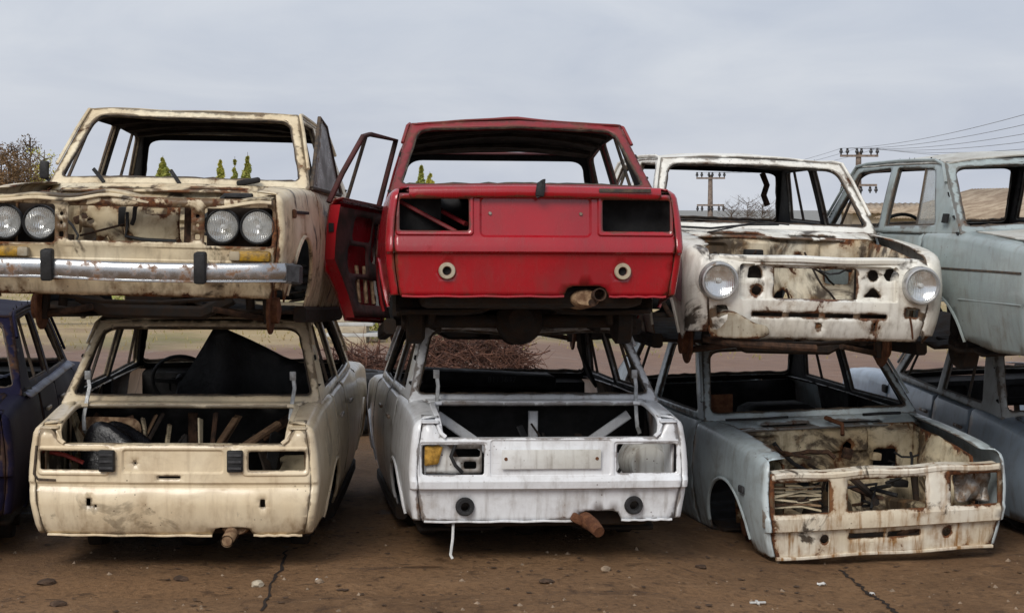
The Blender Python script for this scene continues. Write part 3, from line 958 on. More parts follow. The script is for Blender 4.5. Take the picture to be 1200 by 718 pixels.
    def boot_frame(s):
        for sg in (-1, 1):
            pts = [(sg * .555, -1.625, .942), (sg * .598, -1.64, .942), (sg * .610, -1.70, .938), (sg * .612, -1.82, .925), (sg * .612, -2.00, .904), (sg * .611, -2.06, .885), (sg * .608, -2.095, .860), (sg * .600, -2.112, .825), (sg * .575, -2.118, .803)]
            MB().bar(pts, .03, .022, (0, .25, 1)).build('gutter', s.m + '_clean', s.root)
    def boot_inner(s):
        for sg in (-1, 1):
            panel('corner_plate', s.root, s.m + '_clean', rrect(.606, .706, -2.112, -1.98, .02), lambda x, y, sg=sg: (sg * x, y, .890 + .012 * ss(-2.08, -1.98, y) - .006 * ss(-2.06, -2.11, y)), step=.03, thick=.006, out=(0, 0, 1), amp=.001, seed=s.seed)
        for sg in (-1, 1):
            panel('boot_side', s.root, s.bay, [(-2.08, .36), (-1.5, .36), (-1.5, .88), (-2.0, .87), (-2.08, .80)], lambda y, z, sg=sg: (sg * .685, y, z), step=.1, thick=.006, out=(-sg, 0, 0), amp=.01, seed=s.seed + sg)
        MB().bar([(-.62, s.yr + .06, .785), (.62, s.yr + .06, .785)], .05, .02).build('boot_sill', s.bay, s.root)
    def hinge(s, x, up=.16):
        p = [(x, -1.56, .955 + up), (x + .01, -1.57, .955 + up * .5), (x, -1.61, .955), (x - .005, -1.66, .88), (x, -1.67, .81), (x + .02, -1.64, .77)]
        h = MB().bar(p, .022, .010, (0, 1, .2)).build('hinge', 'galv', s.root)
        MB().box((x, -1.565, .955 + up - .012), (.035, .012, .05), None, .004).build('hinge_plate', 'galv', h)
    def lamp(s, x, z, y, r=.087, ring='ring', depth=.05, rim=.018, bowl=1.):
        c = (x, y, z)
        h = MB().lathe([(r + rim * .2, -depth), (r + rim, -depth * .5), (r + rim, -.004), (r + rim * .75, .012), (r + rim * .3, .014), (r, .004), (r - .004, -.004)], c, 'Y', 32).build('headlight', ring, s.root)
        MB().lathe([(r * .99, -.002), (r * .9, .009), (r * .7, .018), (r * .4, .026), (r * .15, .030), (.0001, .0305)], c, 'Y', 32).build('lens', 'lens', h)
        bw = MB().lathe([(r * .985, -.004), (r * .9, -.022 * bowl), (r * .7, -.045 * bowl), (r * .45, -.062 * bowl), (r * .2, -.070 * bowl), (.0001, -.072 * bowl)], c, 'Y', 32).build('reflector', 'mirror', h)
        MB().lathe([(.012, -.070 * bowl), (.014, -.030 * bowl), (.011, -.018 * bowl), (.0001, -.014 * bowl)], c, 'Y', 14).build('bulb', 'white_plastic', h)
        return h

def warp(*dents):
    """roof deformation: (x, y, radius, depth) dents"""
    return lambda x, y: sum(d * math.exp(-(((x - a) ** 2 + (y - b_) ** 2) / (r * r))) for a, b_, r, d in dents)

# ---- A: cream saloon, front to camera, upper row left
def car_a():
    c = Car('scrap_car', 'rusty cream saloon with four round headlights and chrome bumper, on top of the stack', (-1.862, 11.058, 1.103), (178.8, 2.9, -1.2), 'cream_a', 'cream_a_bay', 'cream_a_top', 'quad', 'quad', True, 1, floor_z=.25, zfront=.34, amp=.007)
    c.sides()
    c.greenhouse(warp((-.25, .25, .25, -.012), (.5, .3, .2, .012), (.1, .2, .2, -.012)), lining='interior_brown', ribs=True, sidem='cream_a_top')
    c.cowl()
    c.bay_parts(16)
    c.floor(wheel=False, trunk=False)
    c.under(.24)
    c.rear_panel(.86)
    c.lid_panel()
    c.deck()
    yf = c.yf
    fm = lambda x, z: (x, yf + c.pf(z) + .03 * (1 - min(1, (x / .71) ** 2)), z)
    xs = lambda z: c.xe(z, 1) - .003
    zz = [.30 + .49 * i / 12 for i in range(13)]
    ol = [(xs(z), z) for z in zz] + [(-xs(z), z) for z in reversed(zz)]
    holes = [rrect(.37, .703, .555, .748, .02), rrect(-.703, -.37, .555, .748, .02), rrect(-.305, .305, .57, .742, .012)]
    for sg in (-1, 1):
        holes += [rrect(sg * .337 - .013, sg * .337 + .013, .585, .612, .008), circ(sg * .337, .655, .009, 8), circ(sg * .337, .70, .011, 8)]
    fp = panel('front_panel', c.root, 'cream_a', ol, fm, holes, step=.045, thick=.01, out=(0, 1, 0), lines=[[(-.72, z), (.72, z)] for z in FOLDS_F['quad']], amp=.010, seed=3, rects=[(-.70, .70, .478, .545, .01, -.006, .008)])
    # bent slam panel above the grille opening
    pts = [(x, yf - .02 + .02 * math.sin(x * 4), .785 + .022 * math.exp(-((x - .12) / .18) ** 2) - .018 * math.exp(-((x + .34) / .16) ** 2) + .008 * math.sin(x * 17)) for x in [-.70 + .05 * i for i in range(29)]]
    MB().bar(pts, .085, .022, (0, .15, 1)).build('slam_panel', 'cream_a_bay', c.root)
    MB().tube([(x, y + .05, z - .018) for x, y, z in pts], .009, 6).build('slam_panel_lip', 'cream_a', c.root)
    # lamp recesses
    for sg in (-1, 1):
        MB().box((sg * .535, yf - .14, .655), (.36, .012, .22)).build('lamp_backing', 'interior_brown', c.root)
        for x in (.453, .628):
            c.lamp(sg * x, .655, yf - .012, .080, 'rubber', .06, .008)
        t = MB().box((sg * .60, yf + .012, .508), (.20, .05, .052), None, .012).build('turn_signal', 'amber', c.root)
        MB().box((sg * .525, yf + .016, .508), (.055, .052, .048), None, .01).build('side_lens', 'putty', t)
    # baffles and rods seen through the grille opening
    panel('radiator_baffle', c.root, 'cream_a_bay', rrect(-.215, .06, .555, .755, .006), lambda x, z: (x, 1.70 + .015 * math.sin(z * 30), z), [rrect(-.15, -.045, .715, .748, .004), circ(.035, .60, .012, 8)], step=.04, thick=.006, out=(0, 1, 0), amp=.02, seed=4)
    MB().bar([(.30, 1.66, .60), (.0, 1.69, .68)], .014, .010).build('stay_rod', 'under_rust', c.root)
    MB().bar([(-.265, 1.72, .56), (-.265, 1.72, .76)], .05, .02, (0, 1, 0)).build('radiator_post', 'under_rust', c.root)
    panel('baffle_sheet', c.root, 'cream_a_bay', roundpoly([(.075, .56), (.31, .56), (.31, .76), (.11, .76), (.10, .68)], .01), lambda x, z: (x, 1.60 + .2 * (x - .1), z), [circ(.27, .60, .045, 12, .25, 2), circ(.285, .70, .016, 9, .3, 3), circ(.255, .675, .016, 9, .3, 5), roundpoly([(.15, .56), (.21, .56), (.17, .605)], .006)], step=.04, thick=.006, out=(0, 1, 0), amp=.03, seed=8)
    MB().box((.085, 1.64, .70), (.055, .03, .10), None, .01).build('horn', 'interior', c.root)
    MB().tube([(.05, 1.72, .72), (.045, 1.73, .65), (.055, 1.72, .60), (-.03, 1.73, .585), (-.2, 1.72, .58)], .009, 6).build('hose', 'rubber', c.root)
    MB().tube([(-.02, 1.74, .78), (0, 1.77, .74), (.005, 1.76, .69), (.02, 1.74, .66)], .012, 6).build('bonnet_catch', 'rubber', c.root)
    # bumper
    bx = [-.80 + .05 * i for i in range(33)]
    def bp(x, dz=0):
        k = abs(x) / .80
        return (x, yf + .115 - .06 * k ** 2.2 - (.10 * max(0, k - .9) / .1 if k > .9 else 0), .425 + dz - .010 * math.exp(-((x - .1) / .3) ** 2) + .006 * math.sin(x * 5))
    b_ = MB().tube([bp(x, .004) for x in bx], .020, 20, flat=2.3, up=(0, .12, 1)).build('bumper', 'chrome', c.root)
    MB().bar([Vector(bp(x, -.040)) - Vector((0, .012, 0)) for x in bx], .05, .012, (0, 0, 1)).build('bumper_lip', 'chrome', b_)
    for sg in (-1, 1):
        MB().bar([bp(sg * .765), bp(sg * .79), (sg * .815, yf - .04, .425), (sg * .815, yf - .16, .425)], .045, .098, (0, 0, 1)).build('end_cap', 'rubber_grey', b_)
        MB().box((sg * .375, yf + .125, .445), (.058, .07, .155), Matrix.Rotation(R(-8), 3, 'X'), .012).build('overrider', 'rubber', b_)
        MB().bar([(sg * .375, yf - .05, .40), (sg * .375, yf + .09, .40)], .04, .05).build('bracket', 'rust_red', b_)
    # bent door window frame with brown clouded glass standing away from the roof on the car's left side
    fr = [(-.735, .64, .925), (-.715, .20, 1.36), (-.735, .04, 1.32), (-.785, -.32, .94)]
    d = MB().bar(fr, .02, .022, (1, 0, 0)).bar([fr[3], fr[0]], .02, .022, (1, 0, 0)).build('door_window_frame', 'seal', c.root)
    me = mesh('door_glass', [Vector(p) + Vector((e, 0, 0)) for e in (-.003, .003) for p in fr], [(0, 1, 2, 3), (7, 6, 5, 4), (0, 4, 5, 1), (1, 5, 6, 2), (2, 6, 7, 3), (3, 7, 4, 0)], 'brown_glass', d)
    MB().bar([(-.74, .50, .95), (-.722, .17, 1.34)], .012, .014, (1, 0, 0)).build('divider', 'steel', d)
    # side marker, mirror, wiper stubs
    MB().box((-.775, 1.60, .735), (.02, .05, .045), None, .008).build('side_marker', 'rust_red', c.root)
    MB().bar([(-.772, 1.57, .745), (-.786, 1.15, .76)], .012, .016, (0, 0, 1)).build('trim_strip', 'rubber', c.root)
    m = MB().box((.785, .58, 1.0), (.05, .035, .10), None, .012).build('mirror', 'rubber', c.root)
    MB().tube([(.74, .57, .93), (.80, .57, .97)], .01, 6).build('mirror_arm', 'rubber', m)
    for x, t in ((-.02, .025), (.40, .03)):
        MB().bar([(x, .77, .925), (x + t, .76, .96), (x + t * 2.2, .75, 1.0)], .014, .02).build('wiper_arm', 'rubber', c.root)
    MB().box((-.40, .76, .945), (.13, .05, .03), Matrix.Rotation(.2, 3, 'Y'), .01).build('wiper_mount', 'interior', c.root)
    return c
A = car_a()

# ---- B: red saloon, tail to camera, upper row centre
def car_b():
    c = Car('scrap_car', 'red saloon with its rear door hanging open, tail to the camera, on the white wreck', (-.073, 11.649, .951), (5.3, -5.1, .4), 'red_b', None, 'red_b_roof', 'quad', 'quad', True, 2, floor_z=.30, amp=.004)
    c.sides(doors=((1, 0), (1, 1)))
    c.greenhouse(warp((.0, -1.0, .09, .010), (.3, -.95, .2, -.006), (-.3, -.9, .25, -.006), (.05, -.5, .2, .010), (0, -.6, .55, .022)), sidem='red_b_roof', lining='interior_brown', ribs=True)
    c.floor(wheel=False, dash=True)
    c.under(.24, ex_x=.30)
    holes = [rrect(.345, .70, .675, .838, .012), rrect(-.70, -.345, .675, .838, .012), circ(.455, .47, .021, 14), circ(-.455, .47, .021, 14)]
    rects = [(.318, .722, .648, .866, .02, .010, .008), (-.722, -.318, .648, .866, .02, .010, .008), (-.29, .29, .642, .855, .03, -.014, .012)]
    c.rear_panel(.868, holes, rects, (.15, .385, .05), amp=.004)
    l = c.lid_panel()
    c.deck()
    for sg in (-1, 1):
        y = c.yr + c.pr(.47) - .02
        MB().lathe([(.022, .004), (.025, -.010), (.040, -.010), (.044, -.004), (.044, .004)], (sg * .455, y, .47), 'Y', 24).build('bumper_mount', 'putty', c.root)
        MB().lathe([(.0, .02), (.03, .02), (.03, .03)], (sg * .455, y, .47), 'Y', 14).build('mount_dark_cap', 'interior', c.root)  # dark cap added behind the opening, stands in for its shade
        MB().lathe([(.0, -.006), (.007, -.006), (.010, 0)], (sg * .235, c.yr - .003, .765), 'Y', 10).build('rivet', 'steel', c.root)
    # latch left on the lid
    MB().box((.02, c.yr - .055, .885), (.045, .035, .075), Matrix.Rotation(.15, 3, 'Y'), .01).tube([(.02, c.yr - .05, .92), (.035, c.yr - .07, .935), (.03, c.yr - .06, .86), (.0, c.yr - .055, .845)], .010, 6).build('lock', 'rubber', l)
    MB().box((.46, c.yr - .040, .884), (.27, .006, .020), None, .002).build('badge_strip', 'seal', l)
    # silencer end in the notch
    e = MB().lathe([(.0, 0), (.06, 0), (.075, .02), (.08, .06), (.08, .30)], (.27, c.yr + .06, .335), 'Y', 22)
    e.v = [(x, y, .335 + (z - .335) * .62) for x, y, z in e.v]
    e = e.build('silencer', 'pale_rust', c.root)
    MB().lathe([(.030, .1), (.034, -.07), (.028, -.07), (.024, 0), (0, .01)], (.325, c.yr + .01, .348), 'Y', 16).build('tail_pipe', 'under_rust', e)
    # inner tail structure behind the lamp openings
    MB().bar([(-.72, -1.9, .86), (-.40, -2.0, .68)], .04, .02).bar([(-.62, -1.7, .9), (-.35, -2.0, .72)], .03, .02).build('boot_brace', 'red_b_roof', c.root)
    MB().box((.52, -1.96, .74), (.46, .02, .30)).build('lamp_backing', 'interior', c.root)
    MB().box((-.60, -1.90, .74), (.25, .02, .30)).build('lamp_backing', 'interior', c.root)
    # rear door on the camera's left swung open about its hinge at the middle pillar
    hx, hy = -.785, -.35
    T = Matrix.Translation((hx, hy, 0)) @ Matrix.Rotation(R(-27), 4, 'Z') @ Matrix.Translation((-hx, -hy, 0))
    sm = lambda p, q: tuple(T @ Vector(c.S(p, q, -1)))
    d = panel('door', c.root, 'red_b', c.strip(-1.022, -.36), sm, step=.06, thick=.008, out=tuple(T.to_3x3() @ Vector((-1, 0, 0))), amp=.003, seed=5)
    d['label'] = 'red rear door swung open showing its stripped inner frame'
    def inn(p, q):
        return tuple(T @ (Vector(c.S(p, min(q, .9), -1)) + Vector((.065, 0, 0))))
    ih = [rrect(-.80, -.55, .72, .86, .03), rrect(-.54, -.43, .60, .84, .03), rrect(-.84, -.60, .53, .69, .03), rrect(-.76, -.44, .35, .50, .03)]
    st = [(-1.015, .60), (-.95, .52), (-.88, .40), (-.86, .28), (-.37, .28), (-.37, .90), (-1.015, .90)]
    panel('door_inner', d, 'door_trim', st, inn, ih, step=.06, thick=.008, out=tuple(T.to_3x3() @ Vector((1, 0, 0))), amp=.006, seed=6)
    ed = [(-1.018, .60), (-.955, .52), (-.885, .40), (-.865, .27)]
    # trailing edge of the door with its latch hole
    V, F = [], []
    pe = [(-1.018, .91), (-1.018, .75)] + ed + [(-.37, .265)]
    for p, q in pe:
        V += [T @ Vector(c.S(p, q, -1)), T @ (Vector(c.S(p, q, -1)) + Vector((.068, 0, 0)))]
    F = [(2 * i, 2 * i + 1, 2 * i + 3, 2 * i + 2) for i in range(len(pe) - 1)]
    mesh('door_edge', V, F, 'red_b', d)
    q = T @ (Vector(c.S(-1.02, .78, -1)) + Vector((.035, -.004, 0)))
    MB().box(q, (.03, .012, .05)).build('latch', 'interior', d)
    fr = [(-1.01, .925), (-.93, 1.10), (-.80, 1.325), (-.72, 1.345), (-.375, 1.35), (-.37, .925)]
    def gp(y, z):
        return T @ Vector((-c.gx(y, z) - .03, y, z))
    MB().bar([gp(*p) for p in fr], .026, .03, T.to_3x3() @ Vector((1, 0, 0))).build('window_frame', 'door_trim', d)
    MB().bar([gp(-.80, .93), gp(-.765, 1.33)], .018, .02, T.to_3x3() @ Vector((1, 0, 0))).build('divider', 'seal', d)
    for k, (x0, z0, x1, z1) in enumerate(((-.72, .36, -.70, .58), (-.52, .36, -.52, .60), (-.62, .36, -.60, .58))):
        MB().tube([T @ (Vector(c.S(x0, z0, -1)) + Vector((.05, 0, 0))), T @ (Vector(c.S(x1, z1, -1)) + Vector((.05, 0, 0)))], .012, 6).build('inner_rod', 'pale_rust', d)
    return c
B = car_b()

# ---- C: white saloon with two round headlights, front to camera
def car_c():
    c = Car('scrap_car', 'white saloon with two round headlights and torn front corner, stacked beside the red car', (1.485, 12.495, .877), (187.8, -.4, -1.7), 'white_c', 'white_c_bay', 'white_c_top', 'round', 'quad', True, 4, Rf=.11, floor_z=.245, zfront=.34, amp=.006)
    c.sides(doors=((0, 0), (1, 1)))
    c.greenhouse(warp((.1, -.3, .4, .01), (-.4, .25, .2, -.006)), lining='interior_brown', vents=False, sidem='white_c_top')
    c.cowl()
    c.bay_parts(12, booster=False)
    c.floor(wheel=False, trunk=False)
    c.under(.24)
    c.rear_panel(.86)
    c.lid_panel()
    c.deck()
    yf = c.yf
    xs = lambda z: c.xe(z, 1) - .003
    fm = lambda x, z: (x, yf + c.pf(z) + .025 * (1 - min(1, (x / .63) ** 2)), z)
    zz = [.31 + .475 * i / 12 for i in range(13)]
    ol = [(xs(z), z) for z in zz] + [(-xs(z), z) for z in reversed(zz)]
    holes = [rrect(-.225, .262, .548, .722, .006)]
    holes += [rrect(a, b_, .443, .467, .004) for a, b_ in ((.215, .39), (0, .178), (-.205, -.036), (-.405, -.245))]
    holes += [circ(-.325, .69, .033, 16, .04, 1), circ(-.43, .695, .038, 14, .12, 2), roundpoly([(-.375, .565), (-.27, .565), (-.30, .60), (-.325, .622), (-.35, .60)], .012),
              roundpoly([(.335, .66), (.42, .66), (.41, .72), (.37, .735), (.34, .71)], .012), circ(.365, .59, .028, 12, .15, 3), circ(-.005, .395, .017, 14),
              roundpoly([(.52, .455), (.59, .43), (.60, .50), (.54, .505)], .015), rrect(-.60, -.52, .455, .505, .006), rrect(-.345, -.332, .37, .42, .004)]
    panel('front_panel', c.root, 'white_c', ol, fm, holes, step=.042, thick=.01, out=(0, 1, 0), lines=[[(-.7, z), (.7, z)] for z in (.42, .49, .525, .64)], rects=[(-.47, .47, .535, .742, .02, -.035, .012)], amp=.006, seed=4)
    MB().bar([(x, yf + .005 - .06 * (abs(x) / .6) ** 2, .772 + .003 * math.sin(x * 11)) for x in [-.58 + .058 * i for i in range(21)]], .05, .035, (0, .2, 1)).build('slam_panel', 'white_c', c.root)
    for sg in (-1, 1):
        c.lamp(sg * .595, .64, yf + .048, .090, 'ring', .11, .020, .42)
        MB().lathe([(.15, -.12), (.145, -.075), (.125, -.035), (.112, -.012)], (sg * .595, yf + .012, .64), 'Y', 30).build('lamp_shroud', 'white_c', c.root)
    # torn, curling sheet at the lower corner
    def tear(u, v):
        return (.36 + u * .9, yf + .018 - .05 * ss(.12, .28, u) + .10 * max(0, v - .09) + .008 * math.sin(u * 22), .315 + v)
    panel('torn_sheet', c.root, 'putty', roundpoly([(-.02, .0), (.28, .0), (.31, .05), (.26, .14), (.17, .16), (.08, .12), (.02, .09), (-.07, .075), (-.09, .03)], .03), tear, step=.03, thick=.004, out=(0, 1, 0), amp=.006, seed=9)
    for x0, x1, z0, z1 in ((-.48, -.24, .54, .735), (.28, .47, .54, .735), (-.5, .5, .40, .50)):  # dark sheets added so the front slots and holes look shaded
        MB().box(((x0 + x1) / 2, yf - .10, (z0 + z1) / 2), (x1 - x0, .02, z1 - z0)).build('dark_backing', 'interior_brown', c.root)
    MB().tube([(-.545, yf + .0, .46), (-.56, yf - .01, .41), (-.575, yf - .03, .36), (-.585, yf - .05, .33)], .006, 5).build('crack', 'rust_red', c.root)
    # primer patch and marker on the fender at the camera's left
    panel('primer_patch', c.root, 'primer', roundpoly([(1.42, .56), (1.72, .50), (1.73, .66), (1.66, .78), (1.50, .80), (1.40, .72)], .05), lambda p, q: tuple(Vector(c.S(p, q, 1)) + Vector((.005, 0, 0))), step=.05, thick=0, out=(1, 0, 0))
    MB().lathe([(0, .03), (.02, .026), (.028, .01), (.028, 0)], (.79, 1.62, .66), 'X', 14).build('side_marker', 'lamp_red', c.root)
    MB().lathe([(0, .02), (.012, .016), (.014, 0)], (.79, 1.50, .58), 'X', 10).build('trim_clip', 'amber_foam', c.root)
    # wipers, wire, hanging strap and visor
    MB().tube([(.62, .80, .93), (.40, .86, .925), (.15, .84, .955), (-.05, .80, .96)], .007, 6).build('wiper_arm', 'rubber', c.root)
    MB().tube([(.45, .98, .90), (.30, .93, .93), (.10, .88, .975), (-.10, .86, .96)], .005, 5).build('cable', 'rubber', c.root)
    MB().bar([(.5, .55, .93), (.25, .60, .95), (-.02, .62, .93)], .10, .05).build('dash_pad', 'under_rust', c.root)
    MB().tube([(-.24, -.32, 1.30), (-.27, -.30, 1.22), (-.25, -.30, 1.15), (-.28, -.30, 1.08)], .022, 6).build('belt_strap', 'under_rust', c.root)
    MB().box((.42, .24, 1.335), (.16, .03, .04), None, .01).build('visor_stub', 'under_rust', c.root)
    # lower lip bent pipe
    MB().tube([(.62, yf - .16, .30), (.50, yf - .02, .285), (.2, yf + .0, .272), (0, yf - .02, .265)], .022, 8).build('bumper_bar', 'under_rust', c.root)
    return c
C = car_c()

# ---- D: grey-teal saloon at the right edge, tail to camera
def car_d():
    c = Car('scrap_car', 'grey-green saloon with pale roof cut by the right edge, beside the white car on top', (3.06, 12.62, .872), (12.6, .1, -2.2), 'teal_d', None, 'roof_d', 'quad', 'quad', True, 5, floor_z=.25, amp=.004, yr=-2.34, zrear=.27)
    c.sides()
    c.greenhouse(warp((0, -.4, .5, .012)), lining='interior_brown')
    c.floor(wheel=True, trunk=False)
    c.under(.24)
    c.rear_panel(.868, [rrect(.345, .70, .675, .838, .012), rrect(-.70, -.345, .675, .838, .012)], [(-.29, .29, .642, .855, .03, -.014, .012)])
    c.lid_panel('roof_d')
    c.deck()
    c.cowl()
    for sg in (-1, 1):
        MB().bar([c.S(p, .735, sg) for p in (-2.29, -2.05, -1.8, -1.5, -1.25)], .012, .014, (0, 0, 1)).build('trim_strip', 'seal', c.root)
        MB().bar([c.S(p, .56, sg) for p in (-2.29, -2.05, -1.8, -1.55)], .008, .008, (0, 0, 1)).build('body_crease', 'teal_d', c.root)
    MB().box((-.728, -1.30, 1.03), (.012, .07, .055), Matrix.Rotation(.25, 3, 'Y')).build('vent_hole', 'interior', c.root)
    # milky quarter pane
    V = [(-c.gx(y, z) + .012 + e, y, z) for e in (-.002, .002) for y, z in ((-.87, .97), (-1.11, .97), (-.95, 1.32), (-.81, 1.33))]
    g = mesh('quarter_pane', V, [(0, 1, 2, 3), (7, 6, 5, 4), (0, 4, 5, 1), (1, 5, 6, 2), (2, 6, 7, 3), (3, 7, 4, 0)], 'glass_dusty', c.root)
    return c

def mat_glass():
    m, t, b, l = base('glass_dusty')
    n1 = nois(t, coords(t, 4), 9, 6, .7)
    tr = N(t, 'ShaderNodeBsdfTransparent')
    tr.inputs[0].default_value = (.86, .88, .88, 1)
    b.inputs['Base Color'].default_value = (.45, .45, .43, 1)
    b.inputs['Roughness'].default_value = .2
    mxs = N(t, 'ShaderNodeMixShader')
    l(ramp(t, n1, .3, .8, .25, .6), mxs.inputs[0])
    l(tr.outputs[0], mxs.inputs[1])
    l(b.outputs[0], mxs.inputs[2])
    l(mxs.outputs[0], t.nodes['Material Output'].inputs['Surface'])
    M['glass_dusty'] = m
mat_glass()
D = car_d()

# ---- E: dark indigo car at the left edge, lower row
def car_e():
    c = Car('scrap_car', 'dark indigo saloon cut by the left edge, standing beside the cream wreck', (-3.70, 12.05, -.06), (6.5, .5, .2), 'indigo_e', None, None, 'quad', 'quad', True, 6, floor_z=.25)
    c.sides()
    c.greenhouse(lining='interior')
    c.floor(trunk=False, wheel=False)
    c.under(.19)
    c.rear_panel(.868, [rrect(.345, .70, .675, .838, .012), rrect(-.70, -.345, .675, .838, .012)], [(-.29, .29, .642, .855, .03, -.014, .012)])
    c.lid_panel()
    c.deck()
    c.cowl()
    rn = random.Random(4)
    for k in range(16):
        a = Vector((rn.uniform(-.5, .5), rn.uniform(-1.4, .3), rn.uniform(.75, .95)))
        b_ = a + Vector((rn.uniform(-.25, .25), rn.uniform(-.4, .4), rn.uniform(-.05, .22)))
        MB().bar([a, b_], .03, .012).build('scrap_strip', 'belt_e', c.root)
    panel('belt_rail', c.root, 'belt_e', [(-1.45, 0), (.64, 0), (.64, .09), (-1.45, .09)], lambda y, v: (.775 - v, y, .922 + .028 * math.sin(min(1, v / .05) * PI / 2)), step=.06, thick=.006, out=(.3, 0, 1), amp=.004)
    MB().lathe([(0, .012), (.02, .01), (.028, 0)], (.735, -1.33, .957), 'Z', 14).build('fuel_cap', 'interior', c.root)
    return c
E_ = car_e()

# ---- F: cream saloon without boot lid, lower row left
def car_f():
    c = Car('scrap_car', 'cream saloon without its boot lid, tail to the camera, black sheet in its cabin', (-1.822, 11.949, -.066), (.7, 1.3, .3), 'cream_f', 'cream_a_bay', None, 'quad', 'bulge', False, 7, floor_z=.25, amp=.006)
    c.sides()
    c.greenhouse(warp((0, -.3, .5, -.02)), seal='seal')
    c.floor(braces='under_rust')
    c.under(.19, ex_x=.32)
    holes = [rrect(.40, .70, .665, .765, .012), rrect(-.70, -.37, .665, .765, .012), rrect(-.455, -.432, .475, .515, .004), circ(-.405, .475, .007, 8), rrect(.462, .488, .47, .512, .006), rrect(-.075, .04, .622, .633, .003), circ(-.2, .70, .006, 8)]
    rects = [(.36, .722, .63, .79, .03, .008, .01), (-.722, -.33, .63, .79, .03, .008, .01), (-.27, .27, .645, .775, .02, -.012, .012)]
    c.rear_panel(.80, holes, rects, (.20, .42, .045), cornertop=.884, amp=.012, z0=.312)
    c.deck()
    c.boot_frame()
    c.boot_inner()
    c.hinge(-.565)
    c.hinge(.575)
    y = c.yr - .03
    for x, t in ((-.345, -.12), (.33, .1)):
        b_ = MB().box((x, y, .715), (.085, .035, .115), Matrix.Rotation(t, 3, 'Z'), .008).build('plate_lamp', 'rubber', c.root)
        for k in range(3):
            MB().box((x, y - .02, .68 + .035 * k), (.07, .008, .012)).build('lens_rib', 'rubber_grey', b_)
    pl = [(-.74 + .02, .79), (-.735, .64), (-.715, .612), (-.62, .607)]
    MB().tube([(x, c.yr + c.pr(z) - .003, z) for x, z in pl], .007, 5).build('seam_gap', 'seal', c.root)
    e = MB().tube([(.30, -1.95, .34), (.305, -2.14, .325), (.30, -2.26, .31)], .033, 14, cap=False).tube([(.30, -2.255, .31), (.301, -2.15, .325), (.301, -2.1, .33)], .027, 14)
    e = e.build('tail_pipe', 'pale_rust', c.root)
    s_ = MB().lathe([(0, 0), (.06, 0), (.075, .03), (.075, .2)], (.32, -2.09, .345), 'Y', 20)
    s_.v = [(x, yy, .34 + (z - .34) * .5) for x, yy, z in s_.v]
    s_.build('silencer', 'pale_rust', c.root)
    # scrap inside the boot
    MB().bar([(.02, -1.98, .55), (.50, -1.60, .84)], .05, .03).build('brace', 'wood', c.root)
    rn = random.Random(21)
    for k in range(16):
        x, y0 = rn.uniform(-.5, .55), rn.uniform(-2.0, -1.65)
        a = Vector((x, rn.uniform(-1.85, -1.65), .44))
        b2 = Vector((x + rn.uniform(-.25, .25), rn.uniform(-1.58, -1.48), rn.uniform(.76, .90)))
        MB().bar([a, a.lerp(b2, .5) + Vector((rn.uniform(-.03, .03), -.03, 0)), b2], rn.uniform(.02, .09), rn.uniform(.008, .02), (rn.uniform(-.5, .5), .2, 1)).build('trim_piece', rn.choice(('under_rust', 'wood', 'under_rust', 'cream_a_bay', 'rubber', 'interior_brown', 'under')), c.root)
    panel('boot_liner', c.root, 'pale_rust', rrect(-.62, -.26, .44, .87, .06), lambda x, z: (x, -1.60 - .1 * (x + .3), z), step=.06, thick=.006, out=(0, -1, 0), amp=.05, seed=4)
    MB().tube([(-.72, -1.98, .74), (-.60, -1.99, .72), (-.50, -2.0, .68)], .012, 6).build('wiring', 'lamp_red', c.root)
    return c
F_ = car_f()

